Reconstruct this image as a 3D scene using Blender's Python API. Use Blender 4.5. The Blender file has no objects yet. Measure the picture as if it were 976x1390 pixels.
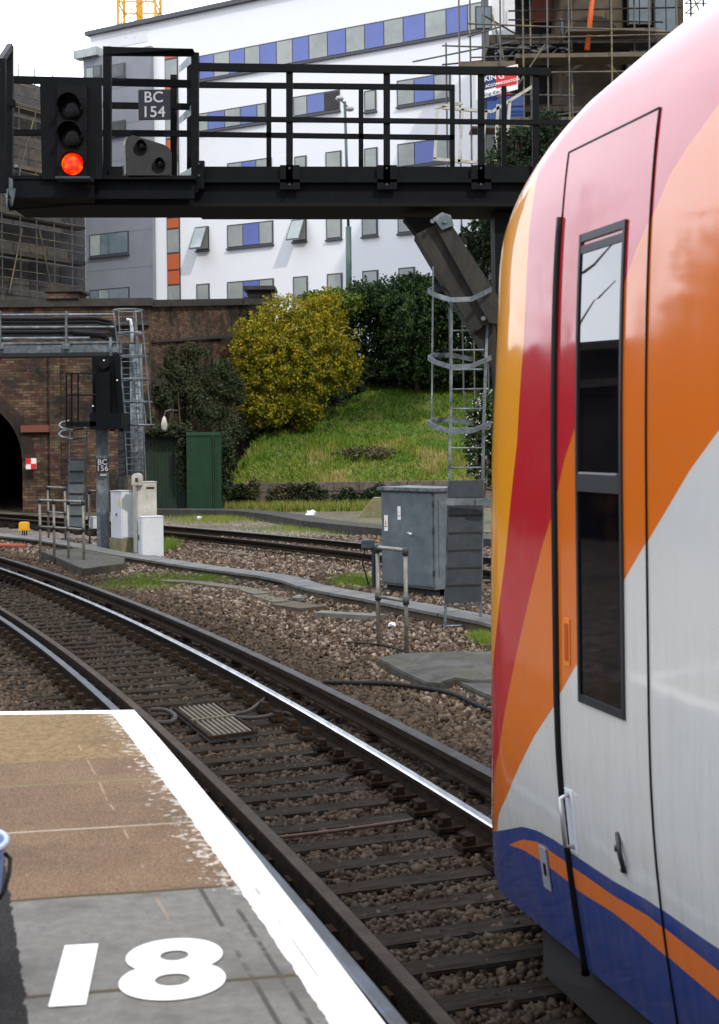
import bpy, math, random
import numpy as np
from mathutils import Vector, Matrix, noise as mnoise
random.seed(7); RNG = np.random.default_rng(7)
R = math.radians
# ------------------------------------------------------------------ camera, world, sun, exposure
SC = bpy.context.scene
COL = SC.collection
FPX, CX, HY, CAMZ, ROLL = 1800.0, 488.0, 600.0, 2.4, R(0.7)
cam_d = bpy.data.cameras.new('camera'); cam = bpy.data.objects.new('camera', cam_d); COL.objects.link(cam)
cam.location = (0, 0, CAMZ)
cam.rotation_euler = (Matrix.Rotation(R(90), 3, 'X') @ Matrix.Rotation(-ROLL, 3, 'Z')).to_euler()
cam_d.sensor_fit = 'VERTICAL'; cam_d.sensor_height = 36; cam_d.sensor_width = 36
cam_d.lens = FPX / 1390 * 36
cam_d.shift_y = -(695 - HY) / 1390
cam_d.clip_start = 0.05; cam_d.clip_end = 6000
cam_d.dof.use_dof = True; cam_d.dof.focus_distance = 17; cam_d.dof.aperture_fstop = 5.6
SC.camera = cam
SUN_AZ, SUN_EL = R(150), R(40)          # azimuth clockwise from +Y: behind the camera on the right, behind the train
w = bpy.data.worlds.new('World'); SC.world = w; w.use_nodes = True
nt = w.node_tree; nt.nodes.clear()
wo = nt.nodes.new('ShaderNodeOutputWorld'); wb = nt.nodes.new('ShaderNodeBackground'); wb.inputs['Strength'].default_value = 0.12
sky = nt.nodes.new('ShaderNodeTexSky'); sky.sky_type = 'NISHITA'; sky.sun_disc = False
sky.sun_elevation = SUN_EL; sky.sun_rotation = SUN_AZ; sky.dust_density = 3.0; sky.air_density = 1.0
wmix = nt.nodes.new('ShaderNodeMix'); wmix.data_type = 'RGBA'
tc = nt.nodes.new('ShaderNodeTexCoord'); wn = nt.nodes.new('ShaderNodeTexNoise'); wn.inputs['Scale'].default_value = 2.2; wn.inputs['Detail'].default_value = 5
wr = nt.nodes.new('ShaderNodeMapRange'); wr.inputs[1].default_value = 0.35; wr.inputs[2].default_value = 0.6; wr.inputs[3].default_value = 0.72; wr.inputs[4].default_value = 1.0
nt.links.new(tc.outputs['Generated'], wn.inputs['Vector']); nt.links.new(wn.outputs['Fac'], wr.inputs[0]); nt.links.new(wr.outputs[0], wmix.inputs[0])
nt.links.new(sky.outputs[0], wmix.inputs[6]); wmix.inputs[7].default_value = (13.5, 14.2, 15.6, 1)
# the cloud cover is thinner and brighter ahead on the left, heavier behind the camera
dotn = nt.nodes.new('ShaderNodeVectorMath'); dotn.operation = 'DOT_PRODUCT'; dotn.inputs[1].default_value = (-0.58, 0.58, 0.57); nt.links.new(tc.outputs['Generated'], dotn.inputs[0])
gr_ = nt.nodes.new('ShaderNodeMapRange'); gr_.inputs[1].default_value = -0.25; gr_.inputs[2].default_value = 0.95; gr_.inputs[3].default_value = 0.50; gr_.inputs[4].default_value = 2.2; nt.links.new(dotn.outputs['Value'], gr_.inputs[0])
wsc = nt.nodes.new('ShaderNodeVectorMath'); wsc.operation = 'SCALE'; nt.links.new(wmix.outputs[2], wsc.inputs[0]); nt.links.new(gr_.outputs[0], wsc.inputs['Scale'])
nt.links.new(wsc.outputs[0], wb.inputs['Color']); nt.links.new(wb.outputs[0], wo.inputs['Surface'])
sd = bpy.data.lights.new('sun', 'SUN'); sd.energy = 2.5; sd.angle = R(1.2); sd.color = (1.0, 0.93, 0.82)
sun = bpy.data.objects.new('sun', sd); COL.objects.link(sun)
sdir = Vector((math.sin(SUN_AZ) * math.cos(SUN_EL), math.cos(SUN_AZ) * math.cos(SUN_EL), math.sin(SUN_EL)))
sun.rotation_euler = sdir.to_track_quat('Z', 'Y').to_euler(); sun.location = (0, 0, 40)
SC.view_settings.view_transform = 'Standard'; SC.view_settings.look = 'None'
SC.view_settings.exposure = -0.12; SC.view_settings.gamma = 1.0; SC.view_settings.use_curve_mapping = False

# ------------------------------------------------------------------ measuring helpers (photo pixel -> place)
CR, SR = math.cos(ROLL), math.sin(ROLL)
def ray(px, py):
    X, Y = px - CX, py - HY
    x = X * CR - Y * SR; y = X * SR + Y * CR
    return (x / FPX, 1.0, -y / FPX)
def U(px, py, Y):
    r = ray(px, py); return Vector((r[0] * Y, Y, CAMZ + r[2] * Y))
def G(px, py, z=0.0):
    r = ray(px, py); t = (z - CAMZ) / r[2]; return Vector((r[0] * t, t, z))
def XY(px, Y): return U(px, HY, Y).x
def proj(P):
    P = np.asarray(P, float); x = P[..., 0] / P[..., 1] * FPX; y = -(P[..., 2] - CAMZ) / P[..., 1] * FPX
    return CX + x * CR + y * SR, HY - x * SR + y * CR

# ------------------------------------------------------------------ materials
MATS = {}
def nodes(m): m.use_nodes = True; return m.node_tree, m.node_tree.nodes['Principled BSDF']
def mat(name, col, rough=0.6, metal=0.0, col2=None, scale=6.0, bump=0.0, bscale=None, detail=6, lo=0.35, hi=0.65, col3=None, scale3=1.2, lo3=.5, hi3=.7, coat=0, stretch=None, emit=None, spec=None):
    m = bpy.data.materials.new(name); nt, b = nodes(m); L = nt.links
    b.inputs['Base Color'].default_value = (*col, 1); b.inputs['Roughness'].default_value = rough; b.inputs['Metallic'].default_value = metal
    if coat: b.inputs['Coat Weight'].default_value = coat; b.inputs['Coat Roughness'].default_value = 0.04
    if spec is not None: b.inputs['Specular IOR Level'].default_value = spec
    t = nt.nodes.new('ShaderNodeTexCoord'); vec = t.outputs['Object']
    if stretch:
        mp = nt.nodes.new('ShaderNodeMapping'); mp.inputs['Scale'].default_value = stretch; L.new(vec, mp.inputs['Vector']); vec = mp.outputs[0]
    out = None
    def layer(base, c, s, lo, hi):
        n = nt.nodes.new('ShaderNodeTexNoise'); n.inputs['Scale'].default_value = s; n.inputs['Detail'].default_value = detail; n.inputs['Roughness'].default_value = .65; L.new(vec, n.inputs['Vector'])
        r = nt.nodes.new('ShaderNodeMapRange'); r.inputs[1].default_value = lo; r.inputs[2].default_value = hi; L.new(n.outputs['Fac'], r.inputs[0])
        x = nt.nodes.new('ShaderNodeMix'); x.data_type = 'RGBA'; L.new(r.outputs[0], x.inputs[0])
        if base is None: x.inputs[6].default_value = (*col, 1)
        else: L.new(base, x.inputs[6])
        x.inputs[7].default_value = (*c, 1); return x.outputs[2]
    if col2: out = layer(None, col2, scale, lo, hi)
    if col3: out = layer(out, col3, scale3, lo3, hi3)
    if out is not None: L.new(out, b.inputs['Base Color'])
    if bump:
        n = nt.nodes.new('ShaderNodeTexNoise'); n.inputs['Scale'].default_value = bscale or scale * 3; n.inputs['Detail'].default_value = 5; L.new(vec, n.inputs['Vector'])
        bp = nt.nodes.new('ShaderNodeBump'); bp.inputs['Strength'].default_value = min(1, bump); bp.inputs['Distance'].default_value = 0.02; L.new(n.outputs['Fac'], bp.inputs['Height']); L.new(bp.outputs[0], b.inputs['Normal'])
    if emit: b.inputs['Emission Color'].default_value = (*emit[0], 1); b.inputs['Emission Strength'].default_value = emit[1]
    MATS[name] = m; return m
def leafmat(name, a, b_, c):
    """foliage: per-leaf colour read from the mesh attribute 'tone' between three leaf colours"""
    m = bpy.data.materials.new(name); nt, b = nodes(m)
    at = nt.nodes.new('ShaderNodeAttribute'); at.attribute_name = 'tone'
    cr = nt.nodes.new('ShaderNodeValToRGB'); cr.color_ramp.elements[0].color = (*a, 1); cr.color_ramp.elements[1].color = (*c, 1)
    e = cr.color_ramp.elements.new(.5); e.color = (*b_, 1)
    nt.links.new(at.outputs['Fac'], cr.inputs[0]); nt.links.new(cr.outputs[0], b.inputs['Base Color']); b.inputs['Roughness'].default_value = .7; b.inputs['Specular IOR Level'].default_value = .12 if 'stone' in name else .25
    tr = nt.nodes.new('ShaderNodeBsdfTranslucent'); nt.links.new(cr.outputs[0], tr.inputs['Color'])
    mx = nt.nodes.new('ShaderNodeMixShader'); mx.inputs[0].default_value = .22 if 'leaf' in name else .1
    nt.links.new(b.outputs[0], mx.inputs[1]); nt.links.new(tr.outputs[0], mx.inputs[2]); nt.links.new(mx.outputs[0], nt.nodes['Material Output'].inputs['Surface'])
    MATS[name] = m; return m
def brickmat(name, c1, c2, mortar, soot, scale=1.0, soot_lo=.42, soot_hi=.62):
    m = bpy.data.materials.new(name); nt, b = nodes(m); L = nt.links
    t = nt.nodes.new('ShaderNodeTexCoord'); sep = nt.nodes.new('ShaderNodeSeparateXYZ'); L.new(t.outputs['Object'], sep.inputs[0])
    ad = nt.nodes.new('ShaderNodeMath'); ad.operation = 'ADD'; L.new(sep.outputs[0], ad.inputs[0]); L.new(sep.outputs[1], ad.inputs[1])
    cb = nt.nodes.new('ShaderNodeCombineXYZ'); L.new(ad.outputs[0], cb.inputs[0]); L.new(sep.outputs[2], cb.inputs[1])
    br = nt.nodes.new('ShaderNodeTexBrick'); L.new(cb.outputs[0], br.inputs['Vector'])
    br.inputs['Scale'].default_value = scale; br.inputs['Brick Width'].default_value = .3; br.inputs['Row Height'].default_value = .1; br.inputs['Mortar Size'].default_value = .012
    br.inputs['Color1'].default_value = (*c1, 1); br.inputs['Color2'].default_value = (*c2, 1); br.inputs['Mortar'].default_value = (*mortar, 1); br.inputs['Bias'].default_value = -.1
    n = nt.nodes.new('ShaderNodeTexNoise'); n.inputs['Scale'].default_value = .7; n.inputs['Detail'].default_value = 8; n.inputs['Roughness'].default_value = .7; L.new(t.outputs['Object'], n.inputs['Vector'])
    r = nt.nodes.new('ShaderNodeMapRange'); r.inputs[1].default_value = soot_lo; r.inputs[2].default_value = soot_hi; L.new(n.outputs['Fac'], r.inputs[0])
    x = nt.nodes.new('ShaderNodeMix'); x.data_type = 'RGBA'; L.new(r.outputs[0], x.inputs[0]); L.new(br.outputs['Color'], x.inputs[6]); x.inputs[7].default_value = (*soot, 1)
    n2 = nt.nodes.new('ShaderNodeTexNoise'); n2.inputs['Scale'].default_value = 5; L.new(t.outputs['Object'], n2.inputs['Vector'])
    x2 = nt.nodes.new('ShaderNodeMix'); x2.data_type = 'RGBA'; x2.blend_type = 'MULTIPLY'; x2.inputs[0].default_value = .8; L.new(x.outputs[2], x2.inputs[6]); L.new(n2.outputs['Color'], x2.inputs[7])
    hs = nt.nodes.new('ShaderNodeHueSaturation'); hs.inputs['Saturation'].default_value = .95; hs.inputs['Value'].default_value = 1.15; L.new(x2.outputs[2], hs.inputs['Color'])
    L.new(hs.outputs[0], b.inputs['Base Color']); b.inputs['Roughness'].default_value = .9
    MATS[name] = m; return m

mat('black_steel', (.0022, .003, .0045), .55, 0, (.005, .006, .008), 5, .1, 30, spec=.12)
mat('black_matt', (.003, .003, .004), .7, spec=.2)
mat('galv', (.14, .17, .19), .5, .35, (.075, .09, .10), 9, .1, 40, col3=(.30, .33, .35), scale3=2.5)
mat('galv_dark', (.045, .055, .062), .55, .3, (.03, .036, .04), 7, .1, 30)
mat('case_grey', (.125, .155, .17), .5, .1, (.085, .108, .118), 5, .06, 30, col3=(.19, .225, .245), scale3=1.8, lo3=.52, hi3=.75)
mat('weathered_steel', (.017, .016, .014), .8, .1, (.038, .034, .029), 4, .3, 25, col3=(.014, .012, .010), scale3=10, stretch=(1, 1, .35))
mat('tube', (.22, .22, .20), .5, .3, (.12, .11, .09), 9, .1, 40)
mat('rail_side', (.010, .008, .006), .85, 0, (.024, .016, .010), 9, .4, 60, spec=.08)
mat('rail_top', (.50, .53, .58), .28, 1.0, (.85, .87, .92), 3, 0, stretch=(6, .4, 1))
mat('rail_top_worn', (.10, .115, .14), .38, .8, (.06, .062, .066), 4, .1, 50)
mat('cond_top', (.06, .06, .062), .55, .3, (.03, .027, .024), 4, .1, 50, spec=.2)
mat('rail_top_dull', (.035, .027, .021), .7, 0, (.06, .048, .038), 6, .2, 60, spec=.1)
mat('sleeper', (.016, .013, .010), .9, 0, (.040, .034, .027), 7, .9, 18, stretch=(7, 1, 1), col3=(.016, .010, .006), scale3=3, lo3=.48, hi3=.62, spec=.08)
mat('chair_iron', (.012, .009, .007), .9, 0, (.035, .021, .012), 14, .5, 60, spec=.08)
mat('concrete', (.145, .142, .138), .75, 0, (.095, .092, .085), 3, .4, 40, col3=(.07, .07, .04), scale3=1.7, lo3=.55, hi3=.75)
mat('concrete_side', (.085, .062, .036), .9, 0, (.05, .04, .025), 4, .4, 40)
mat('pad_concrete', (.026, .026, .021), .7, 0, (.085, .083, .073), 3.5, .6, 30, spec=.2, col3=(.045, .043, .020), scale3=1.6, lo3=.52, hi3=.66, detail=9)
mat('old_timber', (.07, .06, .04), .9, 0, (.11, .095, .07), 8, .5, 30, stretch=(1, 1, 1))
mat('cabinet_white', (.62, .65, .69), .4, 0, (.54, .57, .60), 3, .03, 20, col3=(.42, .42, .36), scale3=5, lo3=.62, hi3=.8)
mat('cabinet_dirty', (.50, .49, .45), .55, 0, (.36, .35, .30), 4, .05, 20, col3=(.22, .22, .10), scale3=3, lo3=.55, hi3=.75)
mat('mossy', (.14, .13, .035), .9, 0, (.20, .19, .13), 5, .3, 40)
mat('yellow', (.78, .42, .02), .5); mat('crane_yellow', (.72, .42, .03), .5, 0, (.6, .34, .03), 4)
mat('orange_pipe', (.28, .06, .035), .7); mat('plate_white', (.42, .43, .46), .6); mat('sign_white', (.8, .8, .8), .5); mat('sign_black', (.01, .012, .02), .35)
mat('sign_red', (.62, .02, .02), .5); mat('sign_blue', (.02, .03, .14), .5); mat('sign_yellow', (.8, .5, .02), .5)
mat('green_paint', (.005, .050, .016), .6, 0, (.003, .032, .011), 3, .1, 10); mat('green_dark', (.004, .024, .011), .6, 0, (.003, .015, .007), 3)
mat('cable', (.008, .008, .009), .7, 0, (.018, .017, .016), 20, spec=.15); mat('cable_grey', (.025, .023, .02), .8)
mat('stonewall', (.17, .135, .115), .9, 0, (.08, .065, .055), 4, .6, 15, col3=(.05, .06, .03), scale3=1.2)
mat('coping', (.025, .022, .02), .9, 0, (.05, .045, .04), 3, .5, 12)
mat('render_white', (.84, .86, .90), .7, 0, (.82, .84, .88), .4)
mat('white_patch', (.74, .76, .80), .8, 0, (.5, .52, .56), 3, lo=.58, hi=.66)
mat('clad_grey', (.20, .215, .25), .6, 0, (.235, .25, .29), .8, stretch=(1, 1, 1)); mat('clad_grey2', (.15, .16, .19), .6)
mat('frame_grey', (.055, .06, .07), .5); mat('panel_blue', (.105, .145, .42), .4, 0, (.13, .175, .46), .5); mat('panel_orange', (.52, .115, .035), .5)
mat('glass_grey', (.27, .30, .29), .25, 0, (.36, .385, .37), .45, lo=.4, hi=.6); mat('glass_dark', (.05, .055, .06), .1, 0, (.12, .13, .13), .6)
mat('glass_light', (.42, .47, .46), .15, 0, (.2, .25, .26), .5); mat('glass_teal', (.12, .16, .19), .12, 0, (.2, .25, .28), .5)
mat('hoarding', (.085, .078, .075), .9, 0, (.055, .052, .052), 1.1, .2, 8, col3=(.12, .095, .07), scale3=.5); mat('opening', (.018, .018, .02), .7, 0, (.05, .045, .04), 1.0)
mat('board', (.15, .115, .08), .85, 0, (.10, .08, .06), 3); mat('scaff', (.09, .085, .075), .5, .4, (.20, .17, .08), 1.2, lo=.5, hi=.6); mat('scaff_light', (.10, .098, .095), .5, .3)
mat('tan_wall', (.095, .068, .042), .85, 0, (.05, .038, .027), 1.3); mat('slab_dark', (.03, .026, .023), .85, 0, (.06, .052, .043), 1.5); mat('tarp', (.025, .03, .035), .5, 0, (.06, .065, .07), 2, .5, 5)
mat('brick_red', (.17, .05, .03), .85); mat('tarp_blue', (.03, .09, .33), .5); mat('chute', (.75, .14, .02), .5)
mat('lamp_green', (.05, .10, .09), .5); mat('lamp_white', (.42, .42, .42), .5); mat('bark', (.05, .035, .025), .9, 0, (.09, .07, .05), 9, .5)
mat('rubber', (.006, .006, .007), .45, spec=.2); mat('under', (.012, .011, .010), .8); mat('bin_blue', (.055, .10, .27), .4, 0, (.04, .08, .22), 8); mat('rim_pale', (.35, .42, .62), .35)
mat('lens_dark', (.008, .008, .009), .2, spec=.3); mat('litter', (.75, .78, .85), .6); mat('metal_bright', (.5, .5, .5), .3, .8)
mat('train_glass', (.003, .003, .004), .015, 0, (.014, .006, .004), 2.2, lo=.5, hi=.7).node_tree.nodes['Principled BSDF'].inputs['IOR'].default_value = 2.3; mat('train_frame', (.018, .02, .023), .45, .1); mat('train_trim', (.45, .45, .45), .3, .6)
mat('paint_white', (.66, .66, .64), .5)
mat('signal_grey', (.012, .013, .014), .7, 0, (.020, .021, .021), 8, .1, 30)
mat('slate_dark', (.012, .011, .010), .95, 0, (.02, .016, .013), 2, spec=.1)
mat('train_glass_low', (.002, .002, .003), .04, 0, (.018, .007, .004), 2.6, lo=.52, hi=.7, spec=.2)
mat('rust', (.06, .034, .024), .8, 0, (.10, .06, .045), 9)
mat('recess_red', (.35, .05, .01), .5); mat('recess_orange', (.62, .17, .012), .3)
brickmat('brick', (.10, .030, .014), (.27, .17, .09), (.05, .042, .032), (.016, .012, .009), 1.0, .43, .60)
brickmat('brick_dark', (.06, .022, .013), (.09, .042, .025), (.035, .03, .025), (.012, .010, .009), 1.0, .38, .6)
leafmat('leaf_yellow', (.030, .065, .005), (.19, .19, .009), (.43, .30, .014)); leafmat('leaf_dark', (.009, .022, .007), (.022, .048, .013), (.065, .115, .025))
leafmat('leaf_ivy', (.010, .017, .007), (.028, .042, .016), (.085, .10, .05)); leafmat('leaf_green', (.03, .06, .006), (.08, .13, .012), (.17, .20, .03))
leafmat('leaf_pine', (.006, .015, .007), (.018, .034, .014), (.04, .06, .026)); leafmat('grass', (.075, .175, .012), (.165, .215, .024), (.34, .28, .10)); leafmat('bramble', (.03, .04, .018), (.075, .075, .035), (.15, .11, .06))
leafmat('stone_tone', (.016, .011, .007), (.115, .080, .054), (.40, .325, .26)); leafmat('flower', (.4, .38, .34), (.5, .47, .42), (.7, .66, .6))

# red lens: lit, with a moulded pattern
m = mat('lens_red', (.8, .02, .0), .2); nt_, b_ = m.node_tree, m.node_tree.nodes['Principled BSDF']
vn = nt_.nodes.new('ShaderNodeTexNoise'); vn.inputs['Scale'].default_value = 14; vn.inputs['Detail'].default_value = 3
tcn = nt_.nodes.new('ShaderNodeTexCoord'); nt_.links.new(tcn.outputs['Object'], vn.inputs['Vector'])
crn = nt_.nodes.new('ShaderNodeValToRGB'); crn.color_ramp.elements[0].position = .42; crn.color_ramp.elements[0].color = (.80, .002, .0, 1); crn.color_ramp.elements[1].position = .74; crn.color_ramp.elements[1].color = (1, .20, .01, 1)
nt_.links.new(vn.outputs['Fac'], crn.inputs[0]); nt_.links.new(crn.outputs[0], b_.inputs['Emission Color']); b_.inputs['Emission Strength'].default_value = 1.15

# ------------------------------------------------------------------ object helpers
BASE = {}
def tag(o, label=None, cat=None, group=None, kind=None):
    if label: o['label'] = label
    if cat: o['category'] = cat
    if group: o['group'] = group
    if kind: o['kind'] = kind
    return o
def thing(name, label, cat, loc=(0, 0, 0), group=None, kind=None):
    o = bpy.data.objects.new(name, None); COL.objects.link(o); o.location = loc; o.empty_display_size = .2
    BASE[o.name] = Vector(loc); return tag(o, label, cat, group, kind)
class MB:
    def __init__(s): s.v = []; s.f = []; s.mi = []; s.n = 0; s.cur = 0
    def add(s, vs, fs):
        k = s.n; s.v.extend([tuple(p) for p in vs]); s.n += len(vs)
        for f in fs: s.f.append([i + k for i in f]); s.mi.append(s.cur)
        return s
    def m(s, i): s.cur = i; return s
    def hexa(s, c):   # 8 corners: bottom 4 ccw, top 4 ccw
        return s.add(c, [(3, 2, 1, 0), (4, 5, 6, 7), (0, 1, 5, 4), (1, 2, 6, 5), (2, 3, 7, 6), (3, 0, 4, 7)])
    def box(s, c, d, rz=0):
        cx, cy, cz = c; x, y, z = d[0] / 2, d[1] / 2, d[2] / 2; co, si = math.cos(rz), math.sin(rz); P = []
        for zz in (-z, z):
            for a, b in ((-x, -y), (x, -y), (x, y), (-x, y)): P.append((cx + a * co - b * si, cy + a * si + b * co, cz + zz))
        return s.hexa(P)
    def bb(s, x0, x1, y0, y1, z0, z1): return s.box(((x0 + x1) / 2, (y0 + y1) / 2, (z0 + z1) / 2), (abs(x1 - x0), abs(y1 - y0), abs(z1 - z0)))
    def bar(s, a, b, w, h, up=(0, 0, 1)):
        a, b = Vector(a), Vector(b); d = (b - a).normalized(); up = Vector(up)
        if abs(d.dot(up)) > .98: up = Vector((0, 1, 0))
        r = d.cross(up).normalized(); u2 = r.cross(d).normalized(); r *= w / 2; u2 *= h / 2
        return s.hexa([a - r - u2, a + r - u2, b + r - u2, b - r - u2, a - r + u2, a + r + u2, b + r + u2, b - r + u2])
    def tube(s, pts, r, n=8, closed=False):
        pts = [Vector(p) for p in pts]; N = len(pts); V = []; pu = None
        for i, p in enumerate(pts):
            if closed: d = pts[(i + 1) % N] - pts[i - 1]
            else: d = pts[min(i + 1, N - 1)] - pts[max(i - 1, 0)]
            d = d.normalized()
            if pu is None: pu = Vector((0, 0, 1)) if abs(d.z) < .9 else Vector((0, 1, 0))
            x = d.cross(pu).normalized(); y = x.cross(d).normalized(); pu = y
            rr = r[i] if isinstance(r, (list, tuple)) else r
            for k in range(n): a = 2 * math.pi * k / n; V.append(p + x * rr * math.cos(a) + y * rr * math.sin(a))
        F = []
        for i in range(N if closed else N - 1):
            j = (i + 1) % N
            for k in range(n): F.append((i * n + k, i * n + (k + 1) % n, j * n + (k + 1) % n, j * n + k))
        if not closed: F.append(tuple(range(n))[::-1]); F.append(tuple((N - 1) * n + k for k in range(n)))
        return s.add(V, F)
    def prism(s, poly, vec):   # poly: planar points, extruded by vec
        poly = [Vector(p) for p in poly]; vec = Vector(vec); n = len(poly)
        return s.add(poly + [p + vec for p in poly], [tuple(range(n))[::-1], tuple(range(n, 2 * n))] + [(i, (i + 1) % n, n + (i + 1) % n, n + i) for i in range(n)])
    def lathe(s, prof, c, axis='Z', n=24, caps=True):
        V = []; F = []; c = Vector(c)
        for r, h in prof:
            for k in range(n):
                a = 2 * math.pi * k / n; x, y = r * math.cos(a), r * math.sin(a)
                V.append(c + (Vector((x, y, h)) if axis == 'Z' else Vector((x, h, y)) if axis == 'Y' else Vector((h, x, y))))
        for i in range(len(prof) - 1):
            for k in range(n): F.append((i * n + k, i * n + (k + 1) % n, (i + 1) * n + (k + 1) % n, (i + 1) * n + k))
        if caps: F.append(tuple(range(n))[::-1]); F.append(tuple((len(prof) - 1) * n + k for k in range(n)))
        return s.add(V, F)
    def build(s, name, mats, parent=None, base=None, smooth=False, bevel=0, label=None):
        mats = mats if isinstance(mats, (list, tuple)) else [mats]
        b = BASE[parent.name] if parent else Vector(base or (0, 0, 0))
        me = bpy.data.meshes.new(name); me.from_pydata([(p[0] - b[0], p[1] - b[1], p[2] - b[2]) for p in s.v], [], s.f)
        for q in mats: me.materials.append(MATS[q])
        if len(mats) > 1: me.polygons.foreach_set('material_index', s.mi)
        if smooth: me.polygons.foreach_set('use_smooth', [True] * len(me.polygons))
        me.update(); o = bpy.data.objects.new(name, me); COL.objects.link(o)
        import bmesh
        bm = bmesh.new(); bm.from_mesh(me); bmesh.ops.recalc_face_normals(bm, faces=bm.faces)
        if bevel: bmesh.ops.bevel(bm, geom=list(bm.edges), offset=bevel, segments=2, affect='EDGES', clamp_overlap=True)
        bm.to_mesh(me); bm.free()
        if parent: o.parent = parent
        else: o.location = b
        BASE[o.name] = b
        if label: o['label'] = label
        return o
def fast(name, V, F, mname, parent=None, tone=None, smooth=False, base=(0, 0, 0)):
    """numpy vertices and equal-sided faces as one mesh, optional per-vertex 'tone'"""
    b = BASE[parent.name] if parent else Vector(base)
    V = (np.asarray(V, np.float32) - np.array(b[:], np.float32)); F = np.asarray(F, np.int32); k = F.shape[1]
    me = bpy.data.meshes.new(name); me.vertices.add(len(V)); me.vertices.foreach_set('co', V.ravel())
    me.loops.add(F.size); me.loops.foreach_set('vertex_index', F.ravel()); me.polygons.add(len(F))
    me.polygons.foreach_set('loop_start', np.arange(0, F.size, k, dtype=np.int32)); me.polygons.foreach_set('loop_total', np.full(len(F), k, np.int32))
    me.materials.append(MATS[mname]); me.update(calc_edges=True); me.validate()
    if tone is not None:
        a = me.attributes.new('tone', 'FLOAT', 'POINT'); a.data.foreach_set('value', np.asarray(tone, np.float32))
    if smooth: me.polygons.foreach_set('use_smooth', np.ones(len(F), bool))
    o = bpy.data.objects.new(name, me); COL.objects.link(o)
    if parent: o.parent = parent
    else: o.location = b
    BASE[o.name] = b; return o
def copy_tree(o, parent=None):
    c = o.copy(); COL.objects.link(c)
    if parent: c.parent = parent
    for ch in list(o.children): copy_tree(ch, c)
    return c
def text(body, size, org, right, up, mname, parent, name='lettering', bold=0.0, align='CENTER', spacing=1.0, out=0.004):
    cu = bpy.data.curves.new('t', 'FONT'); cu.body = body; cu.size = size; cu.align_x = align; cu.align_y = 'CENTER'; cu.offset = bold; cu.space_character = spacing; cu.space_line = .85; cu.extrude = 0
    ob = bpy.data.objects.new('t', cu); COL.objects.link(ob); dg = bpy.context.evaluated_depsgraph_get(); dg.update()
    me0 = bpy.data.meshes.new_from_object(ob.evaluated_get(dg)); bpy.data.objects.remove(ob)
    right, up = Vector(right).normalized(), Vector(up).normalized(); nrm = right.cross(up); b = BASE[parent.name]
    V = [Vector(org) + right * v.co.x + up * v.co.y + nrm * out - b for v in me0.vertices]
    me = bpy.data.meshes.new(name); me.from_pydata([tuple(v) for v in V], [], [tuple(p.vertices) for p in me0.polygons]); me.materials.append(MATS[mname])
    o = bpy.data.objects.new(name, me); COL.objects.link(o); o.parent = parent; BASE[o.name] = b; return o
def leaves(name, blobs, n, size, mname, parent=None, base=(0, 0, 0), shell=.55, gap=.5, droop=0.0, aspect=.6, nscale=.9, light=1.0):
    """leaf-sized quads spread through lumpy ellipsoids; blobs: (centre, radii)"""
    blobs = [(np.array(c, float), np.array(r, float)) for c, r in blobs]
    wts = np.array([np.prod(r) ** (2 / 3) for c, r in blobs]); wts /= wts.sum()
    P = []; T = []
    seed = RNG.uniform(0, 50, 3)
    while len(P) < n:
        k = RNG.choice(len(blobs), p=wts); c, r = blobs[k]; d = RNG.normal(size=3); d /= np.linalg.norm(d)
        q = mnoise.noise(Vector(d * 2.3 + seed + k)); q2 = mnoise.noise(Vector(d * 6.5 + seed - k)); rad = (1 - shell * RNG.random() ** 1.6) * (1 + .30 * q + .30 * q2)
        p = c + r * d * rad
        nv = mnoise.noise(Vector(p / max(.2, r.mean()) * nscale * 4 + seed))
        n2 = mnoise.noise(Vector(p * 2.6 + seed))
        if (nv < -gap + .35 and RNG.random() < .8) or (n2 < -.02 and RNG.random() < .78): continue
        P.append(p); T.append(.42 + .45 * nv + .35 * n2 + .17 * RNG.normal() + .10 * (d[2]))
    P = np.array(P); T = np.clip(T, 0, 1)
    d1 = RNG.normal(size=(n, 3)); d1[:, 2] -= droop; d1 /= np.linalg.norm(d1, axis=1)[:, None]
    d2 = np.cross(d1, RNG.normal(size=(n, 3))); d2 /= np.linalg.norm(d2, axis=1)[:, None]
    s = (size * RNG.uniform(.6, 1.3, n))[:, None]
    V = np.stack([P - d1 * s, P + d2 * s * aspect, P + d1 * s, P - d2 * s * aspect], 1).reshape(-1, 3)
    F = np.arange(4 * n).reshape(-1, 4)
    return fast(name, V, F, mname, parent, np.repeat(T, 4), base=base)

# ------------------------------------------------------------------ near track geometry
cpts = [(0, 772), (43.5, 785), (102, 810.6), (205, 857), (307, 905), (359, 936), (500, 1013), (669, 1124)]
C_ = np.array([G(x, y, .16)[:2] for x, y in cpts]); PC = np.polyfit(C_[:, 1], C_[:, 0], 2)
ys = np.linspace(-6, 42, 600); xs = np.polyval(PC, ys)
CC = np.stack([xs, ys], 1)
def offset(path, d):   # positive = to the left of travel (towards the platform)
    t = np.gradient(path, axis=0); t /= np.linalg.norm(t, axis=1)[:, None]
    return path + np.stack([-t[:, 1], t[:, 0]], 1) * d
GA = 1.405
TRK = offset(CC, GA / 2)                     # centreline
def resample(path, step):
    d = np.r_[0, np.cumsum(np.linalg.norm(np.diff(path, axis=0), axis=1))]; s = np.arange(0, d[-1], step)
    return np.stack([np.interp(s, d, path[:, 0]), np.interp(s, d, path[:, 1])], 1), s
RAILP = [(-.068, 0), (.068, 0), (.066, .014), (.012, .03), (.010, .112), (.034, .122), (.035, .15), (.024, .157), (-.024, .157), (-.035, .15), (-.034, .122), (-.010, .112), (-.012, .03), (-.066, .014)]
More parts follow.
